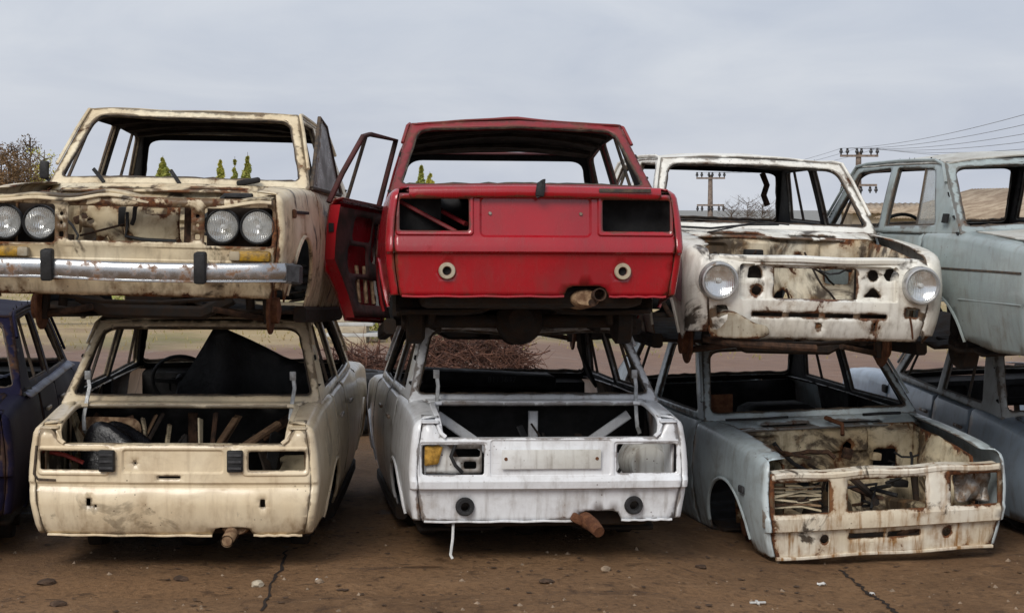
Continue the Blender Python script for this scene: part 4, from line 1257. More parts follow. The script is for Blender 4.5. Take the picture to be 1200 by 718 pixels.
# ---- G: white saloon without boot lid, lower row centre
def car_g():
    c = Car('scrap_car', 'white saloon with bare boot under the red car, tail to the camera', (-.084, 12.174, -.134), (7.8, -.6, .7), 'white_g', None, None, 'rect', 'rect', False, 8, floor_z=.25, amp=.005)
    c.sides()
    c.greenhouse(warp((0, -.35, .45, -.05), (0, -1.0, .3, -.03)), seal='seal')
    c.floor(braces='white_g', wheel=False)
    c.under(.26, ex_x=.24)
    holes = [rrect(.365, .70, .605, .762, .014), rrect(-.70, -.365, .60, .762, .014), circ(.465, .425, .030, 16), circ(-.465, .425, .030, 16)]
    rects = [(.345, .72, .588, .778, .02, -.008, .008), (-.72, -.345, .588, .778, .02, -.008, .008), (-.335, .335, .592, .79, .02, -.006, .008), (-.285, .285, .625, .745, .01, -.004, .006)]
    c.rear_panel(.80, holes, rects, (.15, .40, .05), cornertop=.884, amp=.004)
    MB().box((0, c.yr - .028, .685), (.545, .008, .105), None, .003).build('plate_backing', 'white_g_low', c.root)
    for sg in (-1, 1):
        MB().lathe([(.0, -.002), (.008, -.004), (.010, 0)], (sg * .25, c.yr - .032, .688), 'Y', 10).build('bolt', 'rust_red', c.root)
    c.deck()
    c.boot_frame()
    c.boot_inner()
    c.hinge(-.575)
    c.hinge(.57)
    for sg in (-1, 1):
        y = c.yr + c.pr(.425) - .02
        MB().lathe([(.022, .01), (.026, -.022), (.042, -.024), (.050, -.010), (.052, .006)], (sg * .465, y, .425), 'Y', 24).build('bumper_mount', 'rubber', c.root)
    # remains inside the left lamp opening
    y = c.yr + .05
    panel('lamp_plate', c.root, 'white_g_low', rrect(-.69, -.37, .60, .77, .01), lambda x, z: (x, y, z), [rrect(-.53, -.38, .69, .735, .012), rrect(-.47, -.40, .625, .665, .01)], step=.05, thick=.006, out=(0, -1, 0), amp=.01, seed=3)
    panel('lamp_foam', c.root, 'amber_foam', roundpoly([(-.685, .645), (-.61, .655), (-.60, .70), (-.585, .75), (-.685, .755)], .012), lambda x, z: (x, y - .018, z), step=.03, thick=.012, out=(0, -1, 0), amp=.008, seed=3)
    MB().tube([(-.52, y - .03, .76), (-.545, y - .04, .70), (-.52, y - .04, .65), (-.48, y - .03, .61)], .010, 6).build('wiring', 'rubber', c.root)
    MB().lathe([(0, 0), (.10, 0), (.13, .05), (.13, .25)], (.60, -1.86, .62), 'Y', 18).build('boot_tub', 'white_g_low', c.root)
    rn = random.Random(23)
    for k in range(8):
        a = Vector((rn.uniform(-.5, .5), rn.uniform(-1.8, -1.6), .44))
        b2 = Vector((a.x + rn.uniform(-.25, .25), rn.uniform(-1.52, -1.49), rn.uniform(.72, .82)))
        MB().bar([a, b2], rn.uniform(.015, .06), .012, (rn.uniform(-.5, .5), .2, 1)).build('trim_piece', rn.choice(('under_rust', 'rubber', 'under', 'interior_brown')), c.root)
    # broken exhaust
    e = MB().tube([(.16, -1.98, .36), (.20, -2.10, .345), (.225, -2.17, .33), (.25, -2.24, .30)], [.036, .044, .040, .032], 14).build('tail_pipe', 'rust_red', c.root)
    MB().box((.15, -2.12, .355), (.07, .05, .05), Matrix.Rotation(.5, 3, 'Y'), .012).build('flange', 'rust_red', e)
    # loose strip hanging to the ground
    MB().tube([(-.52, -2.04, .36), (-.53, -2.10, .25), (-.545, -2.14, .17), (-.535, -2.15, .15)], .008, 6).build('hanging_strip', 'white_plastic', c.root)
    # dark remains of the dash seen through the rear window
    MB().box((-.05, .30, .93), (.9, .25, .10), Matrix.Rotation(.05, 3, 'Y'), .03).build('dash_cover', 'interior', c.root)
    MB().bar([(.60, -.05, .94), (.48, -.30, 1.15), (.46, -.35, 1.32)], .02, .12, (0, 1, 0)).build('seat_belt_panel', 'interior', c.root)
    cu = bpy.data.curves.new('serial_number', 'FONT')
    cu.body = '8113647'
    cu.size = .055
    cu.align_x = 'CENTER'
    me_o = bpy.data.objects.new('serial_number_tmp', cu)
    col.objects.link(me_o)
    bpy.context.view_layer.update()
    me = bpy.data.meshes.new_from_object(me_o.evaluated_get(bpy.context.evaluated_depsgraph_get()))
    bpy.data.objects.remove(me_o)
    o = link('serial_number', me, 'rubber_grey', c.root)
    o.rotation_euler = (R(90), 0, 0)
    o.location = (.03, .165, .915)
    return c
G_ = car_g()

# ---- H: pale blue and cream saloon, front to camera, lower row right
def car_h():
    c = Car('scrap_car', 'pale blue saloon without bonnet, rust-streaked cream nose to the camera', (1.787, 12.641, -.314), (192.9, -.6, .9), 'blue_h', 'cream_h_bay', 'cream_h', 'rect', 'quad', True, 9, Rf=.03, floor_z=.27, zfront=.25, amp=.005)
    c.sides()
    c.greenhouse(warp((0, -.3, .5, -.02)), vents=False)
    c.cowl()
    c.bay_parts(12, booster=False)
    c.floor(trunk=False, wheel=False)
    c.under(.34, exhaust=False)
    c.rear_panel(.86)
    c.lid_panel()
    c.deck()
    yf = c.yf
    xs = lambda z: c.xe(z, 1) - .003
    fm = lambda x, z: (x, yf + c.pf(z) + .015 * (1 - min(1, (x / .72) ** 2)), z)
    zz = [.245 + .505 * i / 12 for i in range(13)]
    ol = [(xs(z), z) for z in zz] + [(-xs(z), z) for z in reversed(zz)]
    holes = [rrect(.365, .70, .512, .695, .008), rrect(-.70, -.395, .512, .695, .008), rrect(-.235, .255, .512, .695, .008),
             circ(.385, .352, .027, 18), circ(-.385, .352, .027, 18), rrect(.02, .235, .345, .377, .004), rrect(-.21, -.005, .345, .377, .004)]
    panel('front_panel', c.root, 'cream_h', ol, fm, holes, step=.042, thick=.012, out=(0, 1, 0), lines=[[(-.74, z), (.74, z)] for z in FOLDS_F['rect']], amp=.008, seed=6)
    MB().bar([(x, yf - .035, .735 + .006 * math.sin(x * 13)) for x in [-.70 + .05 * i for i in range(29)]], .10, .035, (0, .1, 1)).build('slam_panel', 'cream_h', c.root)
    MB().bar([(x, yf - .03, .25 + .004 * math.sin(x * 9)) for x in [-.68 + .1 * i for i in range(14)] + [.68]], .03, .02).build('apron_lip', 'cream_h', c.root)
    for x in (.30, .345, -.27, -.36):
        MB().bar([(x, yf - .02, .50), (x, yf - .02, .71)], .018, .05, (0, 1, 0)).build('grille_post', 'cream_h', c.root)
    # crumpled foil and slats behind the lamp openings
    rn = random.Random(12)
    for k in range(9):
        z = .53 + .016 * k
        MB().bar([(.70, yf - .06 - rn.uniform(0, .05), z + rn.uniform(-.01, .02)), (.50, yf - .10, z + rn.uniform(-.02, .02)), (.38, yf - .09, z + rn.uniform(-.03, .01))], .02, .008, (0, .3, 1)).build('fin', rn.choice(('cream_h_bay', 'under_rust', 'pale_rust')), c.root)
    panel('lamp_bucket', c.root, 'steel', rrect(-.69, -.47, .515, .70, .02), lambda x, z: (x, yf - .10 + .03 * math.sin(x * 40) * math.sin(z * 35), z), step=.03, thick=.004, out=(0, 1, 0), amp=.03, seed=5)
    for k in range(4):
        x = rn.uniform(-.2, .2)
        MB().tube([(x, yf - .08, rn.uniform(.50, .58)), (x + rn.uniform(-.15, .15), yf - .2, rn.uniform(.55, .68)), (x + rn.uniform(-.2, .2), yf - .35, rn.uniform(.55, .7))], rn.uniform(.008, .022), 7).build('hose', rn.choice(('under_rust', 'rubber', 'under')), c.root)
    MB().tube([(-.05, .88, .92), (.0, .92, .935), (-.08, 1.0, .90), (-.06, 1.05, .84)], .014, 6).build('wiper_motor', 'rust_red', c.root)
    MB().bar([(-.56, .80, .93), (-.38, .90, .945), (-.24, .96, .95)], .02, .018).build('wiper_arm', 'rubber', c.root)
    MB().bar([(.62, .79, .93), (.40, .84, .935), (.22, .84, .94)], .02, .014).build('wiper_arm', 'rubber', c.root)
    MB().box((.792, 1.55, .62), (.02, .075, .045), None, .01).build('side_marker', 'rubber_grey', c.root)
    MB().tube([(.745, yf - .04, .56), (.75, yf - .02, .50), (.745, yf - .035, .44)], .018, 6).build('torn_edge', 'steel', c.root)
    # things in the cabin
    MB().box((.52, .42, .99), (.16, .012, .12), None, .004).build('door_card', 'rust_red', c.root)
    MB().box((.05, .2, .70), (.5, .4, .5), None, .08).build('seat', 'interior', c.root)
    return c
H_ = car_h()

# ---- I: light blue saloon at the right edge, lower row
def car_i():
    c = Car('scrap_car', 'light blue saloon half hidden behind the pale blue wreck at the right edge', (3.713, 13.602, -.272), (7.1, 2.8, -1.4), 'blue_i', None, 'seal_i', 'quad', 'quad', True, 10, floor_z=.27, amp=.004)
    c.sides()
    c.greenhouse(warp((0, -.3, .5, -.03)), sidem='seal_i')
    c.floor(trunk=False, wheel=False)
    c.under(.33)
    c.rear_panel(.868, [rrect(.345, .70, .675, .838, .012), rrect(-.70, -.345, .675, .838, .012)], [(-.29, .29, .642, .855, .03, -.014, .012)])
    c.lid_panel()
    c.deck()
    c.cowl()
    MB().box((-.775, .70, .82), (.03, .10, .06), None, .01).build('door_handle_recess', 'interior', c.root)
    return c
I_ = car_i()

# ------------------------------------------------------------------ loose things lying in and around the cars
def sheet_in_f():
    """stiff black sheet standing folded in the cabin"""
    P = [(-2.16, 11.35, .22), (-2.03, 11.30, .86), (-1.785, 11.25, 1.235), (-1.40, 11.40, 1.03), (-1.17, 11.50, .93), (-1.16, 11.55, .24)]
    def f(u, v):
        return (u, 11.35 + .22 * (u + 1.8) ** 2 - .12 * math.exp(-((u + 1.78) / .12) ** 2) + .01 * math.sin(u * 9 + v * 5), v)
    o = panel('folded_sheet', None, 'black_sheet', [(a, c) for a, b_, c in P], f, step=.07, thick=.006, out=(0, -1, 0), amp=.03, seed=2)
    tag(o, 'black stiff sheet standing folded to a point inside the cream wreck', 'sheet')
sheet_in_f()
def tarp_in_boot():
    V, F = [], []
    n, m = 40, 14
    for i in range(m + 1):
        ph = PI / 2 * i / m
        for j in range(n):
            t = 2 * PI * j / n
            r = 1 + .10 * math.sin(5 * t + 3 * math.sin(ph * 2)) * math.cos(ph) + .06 * noise.noise(Vector((math.cos(t) * 2, math.sin(t) * 2, ph * 2)))
            x, y = .29 * r * math.cos(ph) * math.cos(t), .17 * r * math.cos(ph) * math.sin(t)
            z = .36 * math.sin(ph) ** .8 * (1 - .45 * (x / .29)) + .034 * math.sin(46 * (y + .35 * x)) * math.cos(ph * .7)
            V.append((-2.10 + x, 10.20 + y, .36 + z))
    F = [(i * n + j, i * n + (j + 1) % n, (i + 1) * n + (j + 1) % n, (i + 1) * n + j) for i in range(m) for j in range(n)]
    o = mesh('crumpled_tarp', V, F, 'tarp', ang=60)
    tag(o, 'crumpled shiny black plastic heaped in the open boot of the cream wreck', 'tarp')
plain('tarp', (.008, .008, .010), .24, 0, .4, 10, 40, None, .3)
tarp_in_boot()

def tyre(x, y, z, lb, seed):
    prof = []
    for k in range(15):
        a = -1.25 * PI / 2 + 2.5 * PI / 2 * k / 14
        prof.append((.205 + .095 * math.cos(a), .088 * math.sin(a)))
    mb = MB().lathe(prof + [prof[0]], (0, 0, 0), 'Z', 36)
    o = mb.build('tyre', 'rubber')
    o.location = (x, y, z)
    o.rotation_euler = (.03 * math.sin(seed), .03 * math.cos(seed), seed)
    tr = MB()
    for k in range(36):
        a = 2 * PI * k / 36
        tr.bar([(.302 * math.cos(a), .302 * math.sin(a), -.05), (.302 * math.cos(a + .06), .302 * math.sin(a + .06), .05)], .02, .008, (math.cos(a), math.sin(a), 0))
    tr.build('tread', 'rubber', o)
    tag(o, lb, 'tyre', 'tyres added behind the gap between the wrecks')
for k, nm in enumerate(('bottom', 'middle', 'top')):  # tyre stack is a guess, added to fill the dark gap
    tyre(-1.36 + .02 * k, 16.0, .088 + .172 * k + .02, nm + ' black tyre of the stack added to fill the dark gap between cream and white wrecks', k * 1.7)

# small litter on the dirt: (px, py) of the photograph turned into ground points once
def gpt(px, py):
    k = math.tan(R(2.974))
    dx, dz_ = (px - 600) / 2186, (359 - py) / 2186
    d = Vector((dx, 1, 0)) + Vector((0, 0, 1)) * ((dz_ - k) / (1 + dz_ * k))
    d.x = dx / (math.cos(R(2.974)) + dz_ * math.sin(R(2.974)))
    t = 1.924 / -d.z
    for _ in range(3):
        t = (1.924 - gz(d.x * t, t)) / -d.z
    return d.x * t, t
def lump(name, mat, x, y, size, seed, flatz=.6):
    bm = bmesh.new()
    bmesh.ops.create_icosphere(bm, subdivisions=2, radius=1)
    rn = random.Random(seed)
    sx, sy = rn.uniform(.7, 1.3), rn.uniform(.7, 1.2)
    for v in bm.verts:
        k = 1 + .35 * noise.noise(v.co * 1.6 + Vector((seed, seed * 2., 0)))
        v.co = Vector((v.co.x * sx, v.co.y * sy, v.co.z * flatz)) * k * size
    me = bpy.data.meshes.new(name)
    bm.to_mesh(me)
    bm.free()
    smooth(me, 30)
    o = link(name, me, mat)
    o.location = (x, y, gz(x, y) + size * flatz * .45)
    o.rotation_euler = (0, 0, rn.uniform(0, 6))
    return o
LIT = [
    ('stone', 'stone', 710, 668, .030, 'pale stone with a dark side, on the dirt before the white wreck exhaust'),
    ('clod', 'mud_clod', 821, 665, .040, 'small reddish clod on the dirt left of the pale blue wreck'),
    ('clod', 'mud_clod', 640, 682, .038, 'dark clod on open dirt in front of the white wreck'),
    ('clod', 'mud_clod', 55, 683, .045, 'flat dark clod on the dirt before the cream wreck, upper of two'),
    ('clod', 'mud_clod', 68, 709, .050, 'flat dark clod at the lower left edge of the dirt'),
    ('clod', 'mud_clod', 212, 679, .042, 'flat dark clod on the dirt below the cream wreck exhaust pipe'),
    ('stone', 'concrete_warm', 302, 686, .036, 'pale chip of rubble beside the crack below the cream wreck'),
    ('stone', 'stone', 374, 682, .022, 'small pale stone on the dirt between the cream and white wrecks'),
]
for i, (nm, mt, px, py, sz, lb) in enumerate(LIT):
    x, y = gpt(px, py)
    tag(lump(nm, mt, x, y, sz, i + 3, .35 if nm == 'clod' else .6), lb, nm, 'litter on the dirt')
def scrap_paper(px, py, w, h, lb, seed, mat='paper', name='paper_scrap'):
    x, y = gpt(px, py)
    rn = random.Random(seed)
    a = rn.uniform(0, 3)
    o = panel(name, None, mat, roundpoly([(-w, -h), (w * .8, -h * .8), (w, h * .7), (-w * .6, h)], .004), lambda u, v: (u, v, .006 + .014 * math.sin(u / w * 2 + seed) ** 2 + .006 * math.cos(v / h * 3)), step=.015, thick=.0015, out=(0, 0, 1))
    o.location = (x, y, gz(x, y) + .002)
    o.rotation_euler = (0, 0, a)
    tag(o, lb, 'litter', 'litter on the dirt')
scrap_paper(963, 686, .026, .018, 'white paper scrap on the dirt in front of the rust-streaked nose', 2)
scrap_paper(1022, 697, .018, .012, 'small white scrap lying right beside the dark crack', 5)
scrap_paper(372, 681, .014, .012, 'tiny pale scrap on the dirt between the cream and white wrecks', 8)
def cross_piece():
    x, y = gpt(888, 707)
    o = MB().box((0, 0, .008), (.085, .012, .010), None, .003).box((-.002, 0, .009), (.014, .06, .013), None, .003).build('plastic_clip', 'white_plastic')
    o.location = (x, y, gz(x, y) + .003)
    o.rotation_euler = (0, 0, .1)
    tag(o, 'small white cross-shaped plastic piece on the dirt near the bottom edge', 'litter', 'litter on the dirt')
cross_piece()
# gravel that nobody could count
def gravel():
    rn = random.Random(5)
    mb = MB()
    for k in range(1000):
        y = 8.6 + 7 * rn.random() ** 1.5
        x = rn.uniform(-.30, .30) * y
        s_ = rn.choice((.003, .003, .004, .004, .005, .006, .010, .016)) * rn.uniform(.7, 1.3)
        z = gz(x, y)
        a = rn.uniform(0, 6)
        c, d = math.cos(a) * s_, math.sin(a) * s_
        mb.add([(x + c, y + d, z - .002), (x - d, y + c * .8, z - .002), (x - c * .9, y - d, z - .002), (x + d, y - c, z - .002), (x + rn.uniform(-.3, .3) * s_, y, z + s_ * rn.uniform(.5, 1.0))], [(0, 1, 4), (1, 2, 4), (2, 3, 4), (3, 0, 4)])
    o = mb.build('gravel', 'stone', ang=20)
    o['kind'] = 'stuff'
    o['label'] = 'fine pale gravel scattered over the brown dirt'
    o['category'] = 'gravel'
gravel()
def flakes():
    rn = random.Random(15)
    mb = MB()
    for k in range(420):
        y = 8.6 + 3.2 * rn.random() ** 1.2
        x = rn.uniform(-.30, .30) * y
        z = gz(x, y)
        r = rn.uniform(.006, .022)
        a = rn.uniform(0, 6)
        p = [(x + r * rn.uniform(.5, 1.2) * math.cos(a + i * 1.26), y + r * rn.uniform(.4, 1.1) * math.sin(a + i * 1.26), z + .003 + rn.uniform(0, .007)) for i in range(5)]
        mb.add(p, [(0, 1, 2, 3, 4)])
    o = mb.build('rust_flakes', 'mud_clod', ang=20)
    o['kind'] = 'stuff'
    o['label'] = 'dark rust flakes and crumbs strewn over the brown dirt'
    o['category'] = 'flakes'
flakes()
def crack(pts, w, seed):
    rn = random.Random(seed)
    P = [Vector(gpt(*p)) for p in pts]
    Q = []
    for a, b_ in zip(P[:-1], P[1:]):
        for i in range(8):
            Q.append(a.lerp(b_, i / 8) + Vector((rn.uniform(-1, 1), rn.uniform(-1, 1))) * .012)
    Q.append(P[-1])
    V, F = [], []
    for i, q in enumerate(Q):
        t = (Q[min(i + 1, len(Q) - 1)] - Q[max(i - 1, 0)]).normalized()
        n = Vector((-t.y, t.x)) * w * rn.uniform(.35, 1.3)
        for e in (n, -n):
            V.append((q.x + e.x, q.y + e.y, gz(q.x + e.x, q.y + e.y) + .004))
    F = [(2 * i, 2 * i + 1, 2 * i + 3, 2 * i + 2) for i in range(len(Q) - 1)]
    o = mesh('crack', V, F, 'crack_dark', bpy.data.objects['ground'])
plain('crack_dark', (.022, .013, .009), .95, 0, .4, 30, 41)
crack([(985, 668), (1003, 683), (1020, 697), (1034, 705), (1052, 720)], .011, 1)
crack([(335, 645), (328, 668), (316, 688), (306, 716)], .008, 2)

# ------------------------------------------------------------------ the yard behind
def slab_stack():
    x0, y0 = -2.32, 27
    z = gz(x0, y0)
    rn = random.Random(3)
    for k in range(6):
        w = .46 if k % 2 == 0 else .80
        h = .10 if k % 2 == 0 else .055
        dx = 0 if k % 2 == 0 else (.05 if k == 1 else -.08)
        o = MB().box((0, 0, h / 2), (w, .5, h), None, .008).build('concrete_slab', 'concrete_warm' if k % 2 == 0 else 'concrete')
        o.location = (x0 + dx, y0, z)
        o.rotation_euler = (0, 0, rn.uniform(-.05, .05))
        z += h
        nth = ('bottom', 'second from bottom', 'third from bottom', 'fourth from bottom', 'second from top', 'top')[k]
        tag(o, ('tan concrete block' if k % 2 == 0 else 'pale thin concrete slab') + ', ' + nth + ' of the stack behind the wrecks', 'slab', 'slabs in the stack behind the wrecks')
slab_stack()
for i, (a, b_, y, z, lb) in enumerate(((-8.6, -5.9, 31, .34, 'long pale concrete beam on blocks seen through the indigo car windows'), (-5.7, -2.65, 30, .34, 'long pale concrete beam behind the cabin of the cream wreck'), (3.2, 6.0, 40, .25, 'pale beam lying far behind the pale blue wreck'))):
    o = thing('concrete_beam', lb, 'beam', ((a + b_) / 2, y, 0), (0, 0, .02 * (i - 1)), 'concrete beams behind the wrecks')
    MB().box((0, 0, z), (b_ - a, .30, .13), None, .01).build('beam', 'concrete', o)
    for q in (-.4, .4):
        MB().box(((b_ - a) * q, 0, (z - .065) / 2), (.2, .28, z - .067), None, .01).build('block', 'concrete_warm', o)

def twigs(name, mat, cx, cy, rx, ry, h, n, seed, rad=.006, ln=(.25, .7)):
    rn = random.Random(seed)
    mb = MB()
    for k in range(n):
        a, r = rn.uniform(0, 2 * PI), math.sqrt(rn.random())
        x, y = cx + rx * r * math.cos(a), cy + ry * r * math.sin(a)
        zt = h * (1 - r * r * .8) * rn.random() ** .6
        d = Vector((rn.uniform(-1, 1), rn.uniform(-1, 1), rn.uniform(-.5, .6))).normalized()
        L_ = rn.uniform(*ln)
        p = Vector((x, y, gz(x, y) + .03 + zt))
        pts = [p - d * L_ / 2]
        for i in range(4):
            d = (d + Vector((rn.uniform(-.5, .5), rn.uniform(-.5, .5), rn.uniform(-.4, .3)))).normalized()
            q = pts[-1] + d * L_ / 4
            q.z = max(q.z, gz(q.x, q.y) + .005)
            pts.append(q)
        w = rad * rn.uniform(.6, 1.7)
        mb.tube(pts, [w, w, w * .8, w * .6, w * .3], 4, cap=False)
    return mb.build(name, mat, ang=60)
o = twigs('brush_pile', 'twig', -.55, 21.5, .80, .5, .60, 950, 3, .005)
tag(o, 'tangled brown brushwood pile seen through the white wreck rear window', 'brush pile')
o = twigs('brush_pile', 'twig', -1.75, 21, .45, .4, .32, 360, 4, .005)
tag(o, 'low dark brushwood heap in the gap between the cream and white wrecks', 'brush pile')

def leafball(mb, c, r, n, size, rn, sq=(1, 1, 1)):
    for k in range(n):
        d = Vector((rn.gauss(0, 1), rn.gauss(0, 1), rn.gauss(0, 1))).normalized() * rn.random() ** .45
        p = Vector(c) + Vector((d.x * r * sq[0], d.y * r * sq[1], d.z * r * sq[2]))
        u = Vector((rn.gauss(0, 1), rn.gauss(0, 1), rn.gauss(0, 1))).normalized()
        v = u.orthogonal().normalized()
        s_ = size * rn.uniform(.6, 1.4)
        mb.add([p - u * s_, p + v * s_ * .5, p + u * s_, p - v * s_ * .5], [(0, 1, 2, 3)])
def bush(x, y, r, h, mat, label, seed, n=900, size=.03):
    rn = random.Random(seed)
    o = thing('bush', label, 'bush', (x, y, gz(x, y)), (0, 0, 0), 'bushes behind the wrecks')
    mb = MB()
    for k in range(9):
        a = rn.uniform(0, 6.28)
        q = r * rn.random() ** .5
        leafball(mb, (q * math.cos(a), q * math.sin(a), h * rn.uniform(.25, .8)), r * .45, n // 9, size, rn, (1, 1, h / r * .7))
    mb.build('foliage', mat, o, 180)
    mb = MB()
    for k in range(7):
        a = rn.uniform(0, 6.28)
        mb.tube([(0, 0, 0), (.3 * r * math.cos(a), .3 * r * math.sin(a), h * .4), (.7 * r * math.cos(a), .7 * r * math.sin(a), h * .8)], [.012, .009, .004], 5)
    mb.build('stems', 'bark', o)
bush(-1.95, 28, .45, .50, 'leaf_green', 'low green-yellow bush beside the slab stack behind the wrecks', 1)
bush(3.75, 30, .7, .75, 'leaf_yellow', 'yellowing bush seen through the pale blue wreck cabin', 2)
bush(5.4, 31, .8, .8, 'leaf_green', 'green bush seen under the white car on top', 3)
bush(-7.6, 33, .9, .45, 'leaf_green', 'green weeds in front of the beam at the far left', 4)
bush(-4.8, 31.5, 1.0, .40, 'leaf_yellow', 'yellow-green weeds behind the cream wreck cabin', 5)

def straw_field():
    rn = random.Random(9)
    mb = MB()
    for k in range(7000):
        y = 25.5 + 30 * rn.random() ** .8
        x = rn.uniform(-.30, .30) * y
        h = rn.uniform(.03, .10)
        w = rn.uniform(.006, .014)
        a = rn.uniform(-.6, .6)
        z = gz(x, y) - .005
        mb.add([(x - w, y, z), (x + w, y, z), (x + a * h, y + rn.uniform(-.5, .5) * h, z + h)], [(0, 1, 2)])
    o = mb.build('dry_grass', 'straw', ang=180)
    o['kind'] = 'stuff'
    o['label'] = 'dry straw-coloured grass on the field behind the wrecks'
    o['category'] = 'grass'
straw_field()

# ------------------------------------------------------------------ trees, poles, shed
def tree(x, y, h, label, mats, seed, r=.5, leaves=900, bare=False, leaf=.10, slim=True, name='poplar_tree', group='trees on the skyline'):
    rn = random.Random(seed)
    o = thing(name, label, 'tree', (x, y, 0), (0, 0, 0), group)
    t = MB()
    t.tube([(0, 0, -.1), (.03, 0, h * .4), (-.02, .03, h * .7), (.03, 0, h * .97)], [h * .02, h * .015, h * .009, h * .003], 7)
    t.build('trunk', 'bark', o)
    lm, cr = MB(), MB()
    nb = 26 if not bare else 46
    for k in range(nb):
        z0 = h * rn.uniform(.12 if slim else .3, .92)
        a = rn.uniform(0, 2 * PI)
        L_ = r * rn.uniform(.5, 1.1) * (1 - .6 * abs(z0 / h - .45))
        up = rn.uniform(.8, 1.6) if slim else rn.uniform(.2, .9)
        p1 = Vector((math.cos(a) * L_ * .5, math.sin(a) * L_ * .5, z0 + up * L_ * .5))
        p2 = Vector((math.cos(a + .3) * L_, math.sin(a + .3) * L_, z0 + up * L_))
        lm.tube([(0, 0, z0), p1, p2], [h * .006, h * .004, h * .0015], 4)
        for q in range(2 if not bare else 5):
            s_ = (p1.lerp(p2, rn.random()))
            e = s_ + Vector((rn.uniform(-1, 1), rn.uniform(-1, 1), rn.uniform(0, 1.2))) * L_ * .4
            lm.tube([s_, e], [h * .003, h * .001], 3)
            if leaves:
                leafball(cr, e, L_ * .42, leaves // (nb * 2), leaf, rn, (1, 1, 1.3 if slim else .9))
        if leaves:
            leafball(cr, p2, L_ * .5, leaves // (nb * 2), leaf, rn, (1, 1, 1.4 if slim else .9))
    lm.build('limbs', 'bark', o)
    if leaves:
        cr.build('crown', mats, o, 180)
def sx(px, Y):
    return (px - 600) / 2186 * Y
def sz(py, Y):
    return 1.924 + (245 - py) / 2186 * Y
def poplar(x, y, h, label, mat, seed, r, n=5200, leaf=.10):
    rn = random.Random(seed)
    o = thing('poplar_tree', label, 'tree', (x, y, 0), (0, 0, 0), 'trees on the skyline')
    MB().tube([(0, 0, -.1), (.02, 0, h * .5), (0, .02, h * .98)], [h * .014, h * .009, h * .002], 7).build('trunk', 'bark', o)
    cr, lm = MB(), MB()
    for k in range(34):
        t = rn.random() ** .8
        z = h * (.15 + .80 * t)
        w = r * min(1, 2.2 * (1.03 - t)) * (.6 + .4 * min(1, t * 4))
        a = rn.uniform(0, 6.28)
        q = w * rn.uniform(.3, .75)
        c = (q * math.cos(a), q * math.sin(a), z)
        lm.tube([(0, 0, z - q * 1.8), c], [.02, .006], 4)
        leafball(cr, c, w * .5, n // 34, leaf, rn, (1, 1, 2.2))
    lm.build('limbs', 'bark', o)
    cr.build('crown', mat, o, 180)
for px, top, Y, r, mt, lb, sd in (
        (259, 184, 120, .52, 'leaf_yellow', 'yellow columnar poplar, leftmost of three seen through the cream car rear window', 1),
        (276, 181, 126, .34, 'leaf_green', 'slim dark poplar between two others seen through the cream car', 2),
        (291, 176, 118, .52, 'leaf_green', 'tallest green poplar of three seen through the cream car rear window', 3),
        (192, 180, 110, .70, 'leaf_green', 'rounder green tree seen at the left of the cream car rear window', 4),
        (494, 190, 105, .42, 'leaf_green', 'green sapling top seen through the red car rear window', 5),
        (504, 199, 108, .42, 'leaf_yellow', 'yellowish sapling top seen through the red car, right of a taller one', 6)):
    poplar(sx(px, Y), Y, sz(top, Y), lb, mt, sd, r)
for px, top, Y, r, mt, lb, sd, bare, nl in (
        (3, 172, 80, .9, 'leaf_brown', 'brown-leaved autumn tree at the very left edge', 11, True, 700),
        (22, 166, 88, .9, 'leaf_brown', 'thin nearly bare tree second from the left edge', 12, True, 160),
        (37, 158, 92, 1.0, 'leaf_brown', 'tallest bare tree left of the cream car', 13, True, 200),
        (53, 172, 84, .8, 'leaf_yellow', 'yellow-topped tree nearest the cream car mirror', 14, True, 520),
        (12, 182, 76, .9, 'leaf_brown', 'low reddish-brown tree in front of the bare ones at left', 15, True, 600),
        (34, 190, 78, .9, 'leaf_brown', 'low brown shrub-like tree under the tallest bare tree', 16, True, 500)):
    tree(sx(px, Y), Y, sz(top, Y), lb, mt, sd, r, nl, bare, .055, False, 'autumn_tree', 'autumn trees at the left')
for k, (px, top, Y) in enumerate(((857, 238, 95), (876, 233, 98), (893, 236, 93))):
    tree(sx(px, Y), Y, sz(top, Y), ('leftmost', 'middle', 'rightmost')[k] + ' bare shrub on the skyline seen through the white car windscreen', 'leaf_brown', 30 + k, .9, 0, True, .1, False, 'bare_shrub', 'bare shrubs on the skyline')

TIPS = {}
def pole(px, top, Y, aw, lower, label, key):
    x, z = sx(px, Y), sz(top, Y)
    o = thing('utility_pole', label, 'pole', (x, Y, 0), (0, 0, 0), 'utility poles')
    MB().tube([(0, 0, -.3), (0, 0, z * .5), (0, 0, z)], [.24, .21, .17], 10).build('mast', 'pole', o)
    tips = []
    arms = [(z - .25, aw)] + ([(lower, aw * .95)] if lower else [])
    for i, (za, w) in enumerate(arms):
        a = MB().box((0, -.2, za), (w * 2, .12, .14)).build('crossarm', 'pole', o)
        for q in (-.95, -.62, -.12, .12, .62, .95):
            MB().lathe([(.05, 0), (.05, .1), (.11, .12), (.12, .22), (.07, .3), (.09, .36), (.04, .42), (0, .42)], (w * q, -.2, za + .07 if i == 0 else za - .5), 'Z', 8).build('insulator', 'insulator', a)
            if i == 0:
                tips.append((x + w * q, Y - .2, za + .47))
    TIPS[key] = tips
pole(832, 205, 150, 1.15, sz(240, 150), 'twin-armed utility pole seen through the white car windscreen', 'a')
pole(1005, 178, 118, 1.2, sz(213, 118) - .2, 'utility pole with crossarm standing above the grey-green roof', 'b')
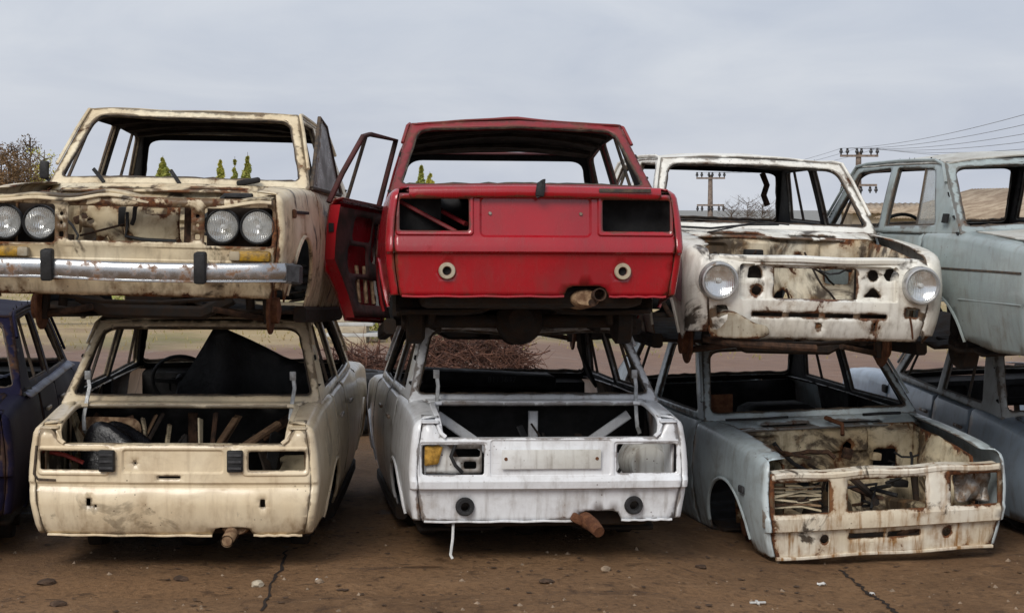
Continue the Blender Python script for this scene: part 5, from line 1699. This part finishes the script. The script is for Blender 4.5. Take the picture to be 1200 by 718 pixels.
def wire(p, q, sag, k, lb):
    p, q = Vector(p), Vector(q)
    pts = []
    for i in range(17):
        t = i / 16
        v = p.lerp(q, t)
        v.z -= sag * 4 * t * (1 - t)
        pts.append(v)
    o = MB().tube(pts, .010, 4).build('power_line', 'wire')
    tag(o, lb, 'wire', 'overhead power lines')
ends = [(sx(1255, 62) + .45 * i, 62 + .3 * i, sz(118 + 11 * i, 62)) for i in range(6)]
ORD = ('top', 'second from top', 'third from top', 'third from bottom', 'second from bottom', 'bottom')
for i, (p, q) in enumerate(zip(TIPS['b'], ends)):
    wire(p, q, .35, i, ORD[i] + ' of six thin power lines running right above the grey-green roof')
for i, k in enumerate((0, 2, 5)):
    wire(TIPS['a'][k], TIPS['b'][k], .5, i, ('left', 'middle', 'right')[i] + ' of three thin lines strung between the two utility poles')

def shed(label, cx, cy, w, d, e, r, rz):
    """w across the slopes, d along the ridge"""
    o = thing('shed', label, 'building', (cx, cy, 0), (0, 0, 0), 'sheds at the right')
    o.rotation_euler = (0, 0, R(rz))
    MB().box((0, 0, e / 2 - .02), (w - .8, d - .8, e)).build('wall', 'shed_wall', o)
    for sgn in (-1, 1):
        V = []
        n = int(d / .06)
        for i in range(n + 1):
            y = -d / 2 + d * i / n
            c = .022 * math.sin(i * PI / 2)
            V += [(sgn * w / 2, y, e + c), (0, y, r + c)]
        F = [(2 * i, 2 * i + 2, 2 * i + 3, 2 * i + 1) for i in range(n)]
        m = mesh('roof', V, F, 'roof_sheet', o, 60)
        md = m.modifiers.new('thickness', 'SOLIDIFY')
        md.thickness = .04
    for sg in (-1, 1):
        yy = sg * (d / 2 - .4)
        V = [(-w / 2 + .4, yy, e - .05), (w / 2 - .4, yy, e - .05), (0, yy, r - .15)]
        mesh('gable', V + [(a, b_ - sg * .1, c) for a, b_, c in V], [(0, 1, 2), (5, 4, 3), (0, 3, 4, 1), (1, 4, 5, 2), (2, 5, 3, 0)], 'shed_wall', o)
shed('shed with tan corrugated roof seen through the grey-green car rear window', 17.9, 62, 7.5, 12, 1.60, 2.62, 12)
shed('long low tan shed seen through the grey-green car side windows', 16.6, 78, 4, 6.0, 1.75, 2.15, 88)
